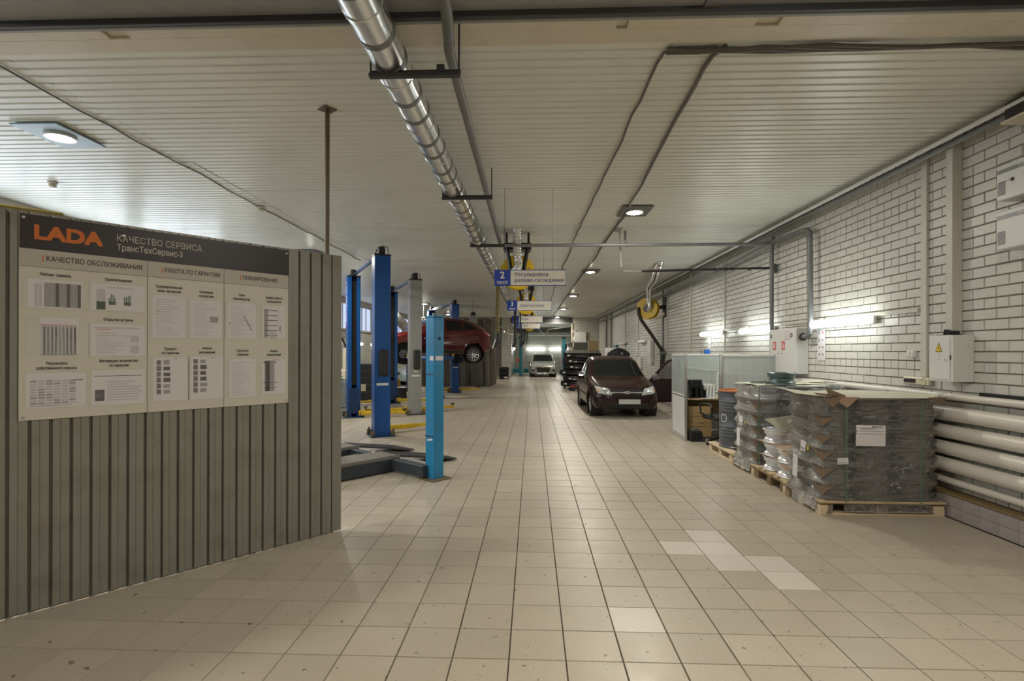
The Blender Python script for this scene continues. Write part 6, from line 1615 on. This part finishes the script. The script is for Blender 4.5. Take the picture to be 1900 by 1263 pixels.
jk = thing('trolley_jack', 'red trolley jack on the floor beside the bumper pile', 'jack', (1.86, 22.0, 0), R(-70))
MB().box((0, 0, .17), (.12, .62, .07), bev=.01).build('beam', M_['red_p'], jk)
for sx in (-1, 1):
    MB().box((sx * .10, 0, .12), (.02, .62, .10), bev=.005).build('side_plate', M_['dark_steel'], jk)
    MB().lathe([(0, -.03), (.085, -.03), (.09, 0), (.085, .03), (0, .03)], 18, 0, T(sx * .15, -.24, .092) @ RY(R(90))).build('wheel', M_['rubber'], jk)
    MB().lathe([(0, -.02), (.05, -.02), (.05, .02), (0, .02)], 14, 0, T(sx * .13, .26, .052) @ RY(R(90))).build('wheel', M_['rubber'], jk)
MB().tube([(0, .25, .2), (0, .5, .8)], .016, 8).build('handle', M_['black'], jk)
# wall panels far right
for i, (y, z, w_, h_, mt) in enumerate(((19.0, 1.62, .5, .80, 'white'), (20.8, 1.2, .34, .40, 'white_pl'), (26.8, 1.9, .9, .10, 'teal'))):
    o = MB().box((0, 0, 0), (.12, w_, h_), bev=.01).build('wall_cabinet', M_[mt]); o.location = (4.18, y, z); tag(o, ['flat pale cabinet on the bricks below the wall hose reel', 'small pale box on the bricks behind the dark red car', 'teal fitting far down the brick wall'][i], 'cabinet')

# left bays: bench with equipment, cabinet, canisters, coil hose
lbn = thing('work_bench', 'cluttered dark workbench along the far left wall', 'workbench', (-6.9, 16.8, 0))
MB().box((0, 0, .84), (.8, 3.0, .06), bev=.01).build('top', M_['dark_steel'], lbn)
MB().box((0, 0, .42), (.72, 2.9, .78), bev=.01).build('cabinet_body', M_['concrete'], lbn)
for k in range(3): MB().box((.37, -.95 + .95 * k, .5), (.03, .88, .5), bev=.005).build('door', M_['dark_steel'], lbn)
mc = thing('tyre_machine', 'grey and ivory workshop machine at the right edge of the partition', 'machine', (-4.95, 13.75, 0))
MB().box((0, 0, .50), (.60, .60, .72), bev=.04).build('cabinet', M_['grey_paint'], mc)
MB().box((-.05, 0, 1.0), (.46, .46, .30), bev=.04).build('head', M_['cream'], mc)
MB().box((.06, .1, 1.42), (.16, .14, .56), bev=.02).build('column', M_['cream'], mc)
MB().tube([(.06, .1, 1.7), (.0, -.05, 1.95), (-.1, -.1, 1.9)], .03, 8).build('arm', M_['dark_steel'], mc)
MB().lathe([(0, 0), (.05, 0), (.05, .16), (.02, .20), (.02, .24), (0, .24)], 12, 0, T(-.15, -.1, 1.15)).build('bottle', M_['white_pl'], mc)
m = MB(); pts = []
for k in range(200):
    a = k * .5; t = k / 199; r_ = .085 + .03 * math.sin(t * 9)
    pts.append((r_ * math.cos(a), r_ * math.sin(a) * .8, 1.05 * (1 - t) + .03))
m.tube(pts, .010, 5); o = m.build('coil_hose', M_['coil']); o.location = (-4.63, 12.55, 0); tag(o, 'teal coiled air hose hanging beside the lettered blue post', 'hose')
dc = thing('tool_cabinet', 'dark tool cabinet between the two nearest blue posts', 'cabinet', (-5.65, 17.6, 0))
MB().box((0, 0, .62), (.9, .6, 1.2), bev=.03).build('body', M_['concrete'], dc)
for k in range(5): MB().box((.0, -.305, .16 + .23 * k), (.82, .02, .20), bev=.006).build('drawer', M_['black'], dc)
for x in (-.35, .35): MB().lathe([(0, -.02), (.05, -.02), (.05, .02), (0, .02)], 12, 0, T(x, 0, .05) @ RY(R(90))).build('wheel', M_['rubber'], dc)
MB().box((.12, -.318, .42), (.16, .006, .22)).build('label_sheet', M_['sock'], dc)
yc = MB().lathe([(0, 0), (.13, 0), (.14, .03), (.14, .42), (.10, .50), (.05, .53), (.05, .58), (0, .58)], 20).build('yellow_canister', M_['yellow']); yc.location = (-5.35, 20.9, .02); tag(yc, 'yellow canister between the dark blue and the grey lift posts', 'canister')
bc = thing('black_crate', 'black crate on the floor left of the grey post', 'crate', (-4.55, 17.9, 0)); MB().box((0, 0, .19), (.62, .42, .36), bev=.03).build('case', M_['black'], bc); MB().box((0, 0, .385), (.64, .44, .03), bev=.01).build('lid', M_['mid_steel'], bc)
wbk = MB().lathe([(0, 0), (.10, 0), (.13, .26), (.125, .26), (.10, .01), (0, .01)], 18).build('white_bucket', M_['white_pl']); wbk.location = (-4.05, 17.6, 0); tag(wbk, 'white bucket beside the black crate', 'bucket')
# yellow drop cord in the left bay
o = MB().tube([(-4.62, 17.5, 3.77), (-4.62, 17.5, 1.55)], .012, 6).build('drop_cable', M_['hose_y']); tag(o, 'olive drop cable hanging between the dark blue and grey posts', 'cable')

# small white scraps on the floor tiles
for i, (x, y) in enumerate(((.451, 4.286), (.53, 6.473), (.445, 6.033), (.451, 7.191))):
    o = MB().box((0, 0, .002), (.022, .014, .004), rz=i * .8).build('paper_scrap', M_['paper']); o.location = (x, y, .001)
    tag(o, ['tiny white scrap on the floor nearest the viewer', 'tiny white scrap on the floor, third from the viewer', 'tiny white scrap on the floor, second from the viewer', 'tiny white scrap on the floor, farthest from the viewer'][i], 'scrap', 'white scraps on the floor')
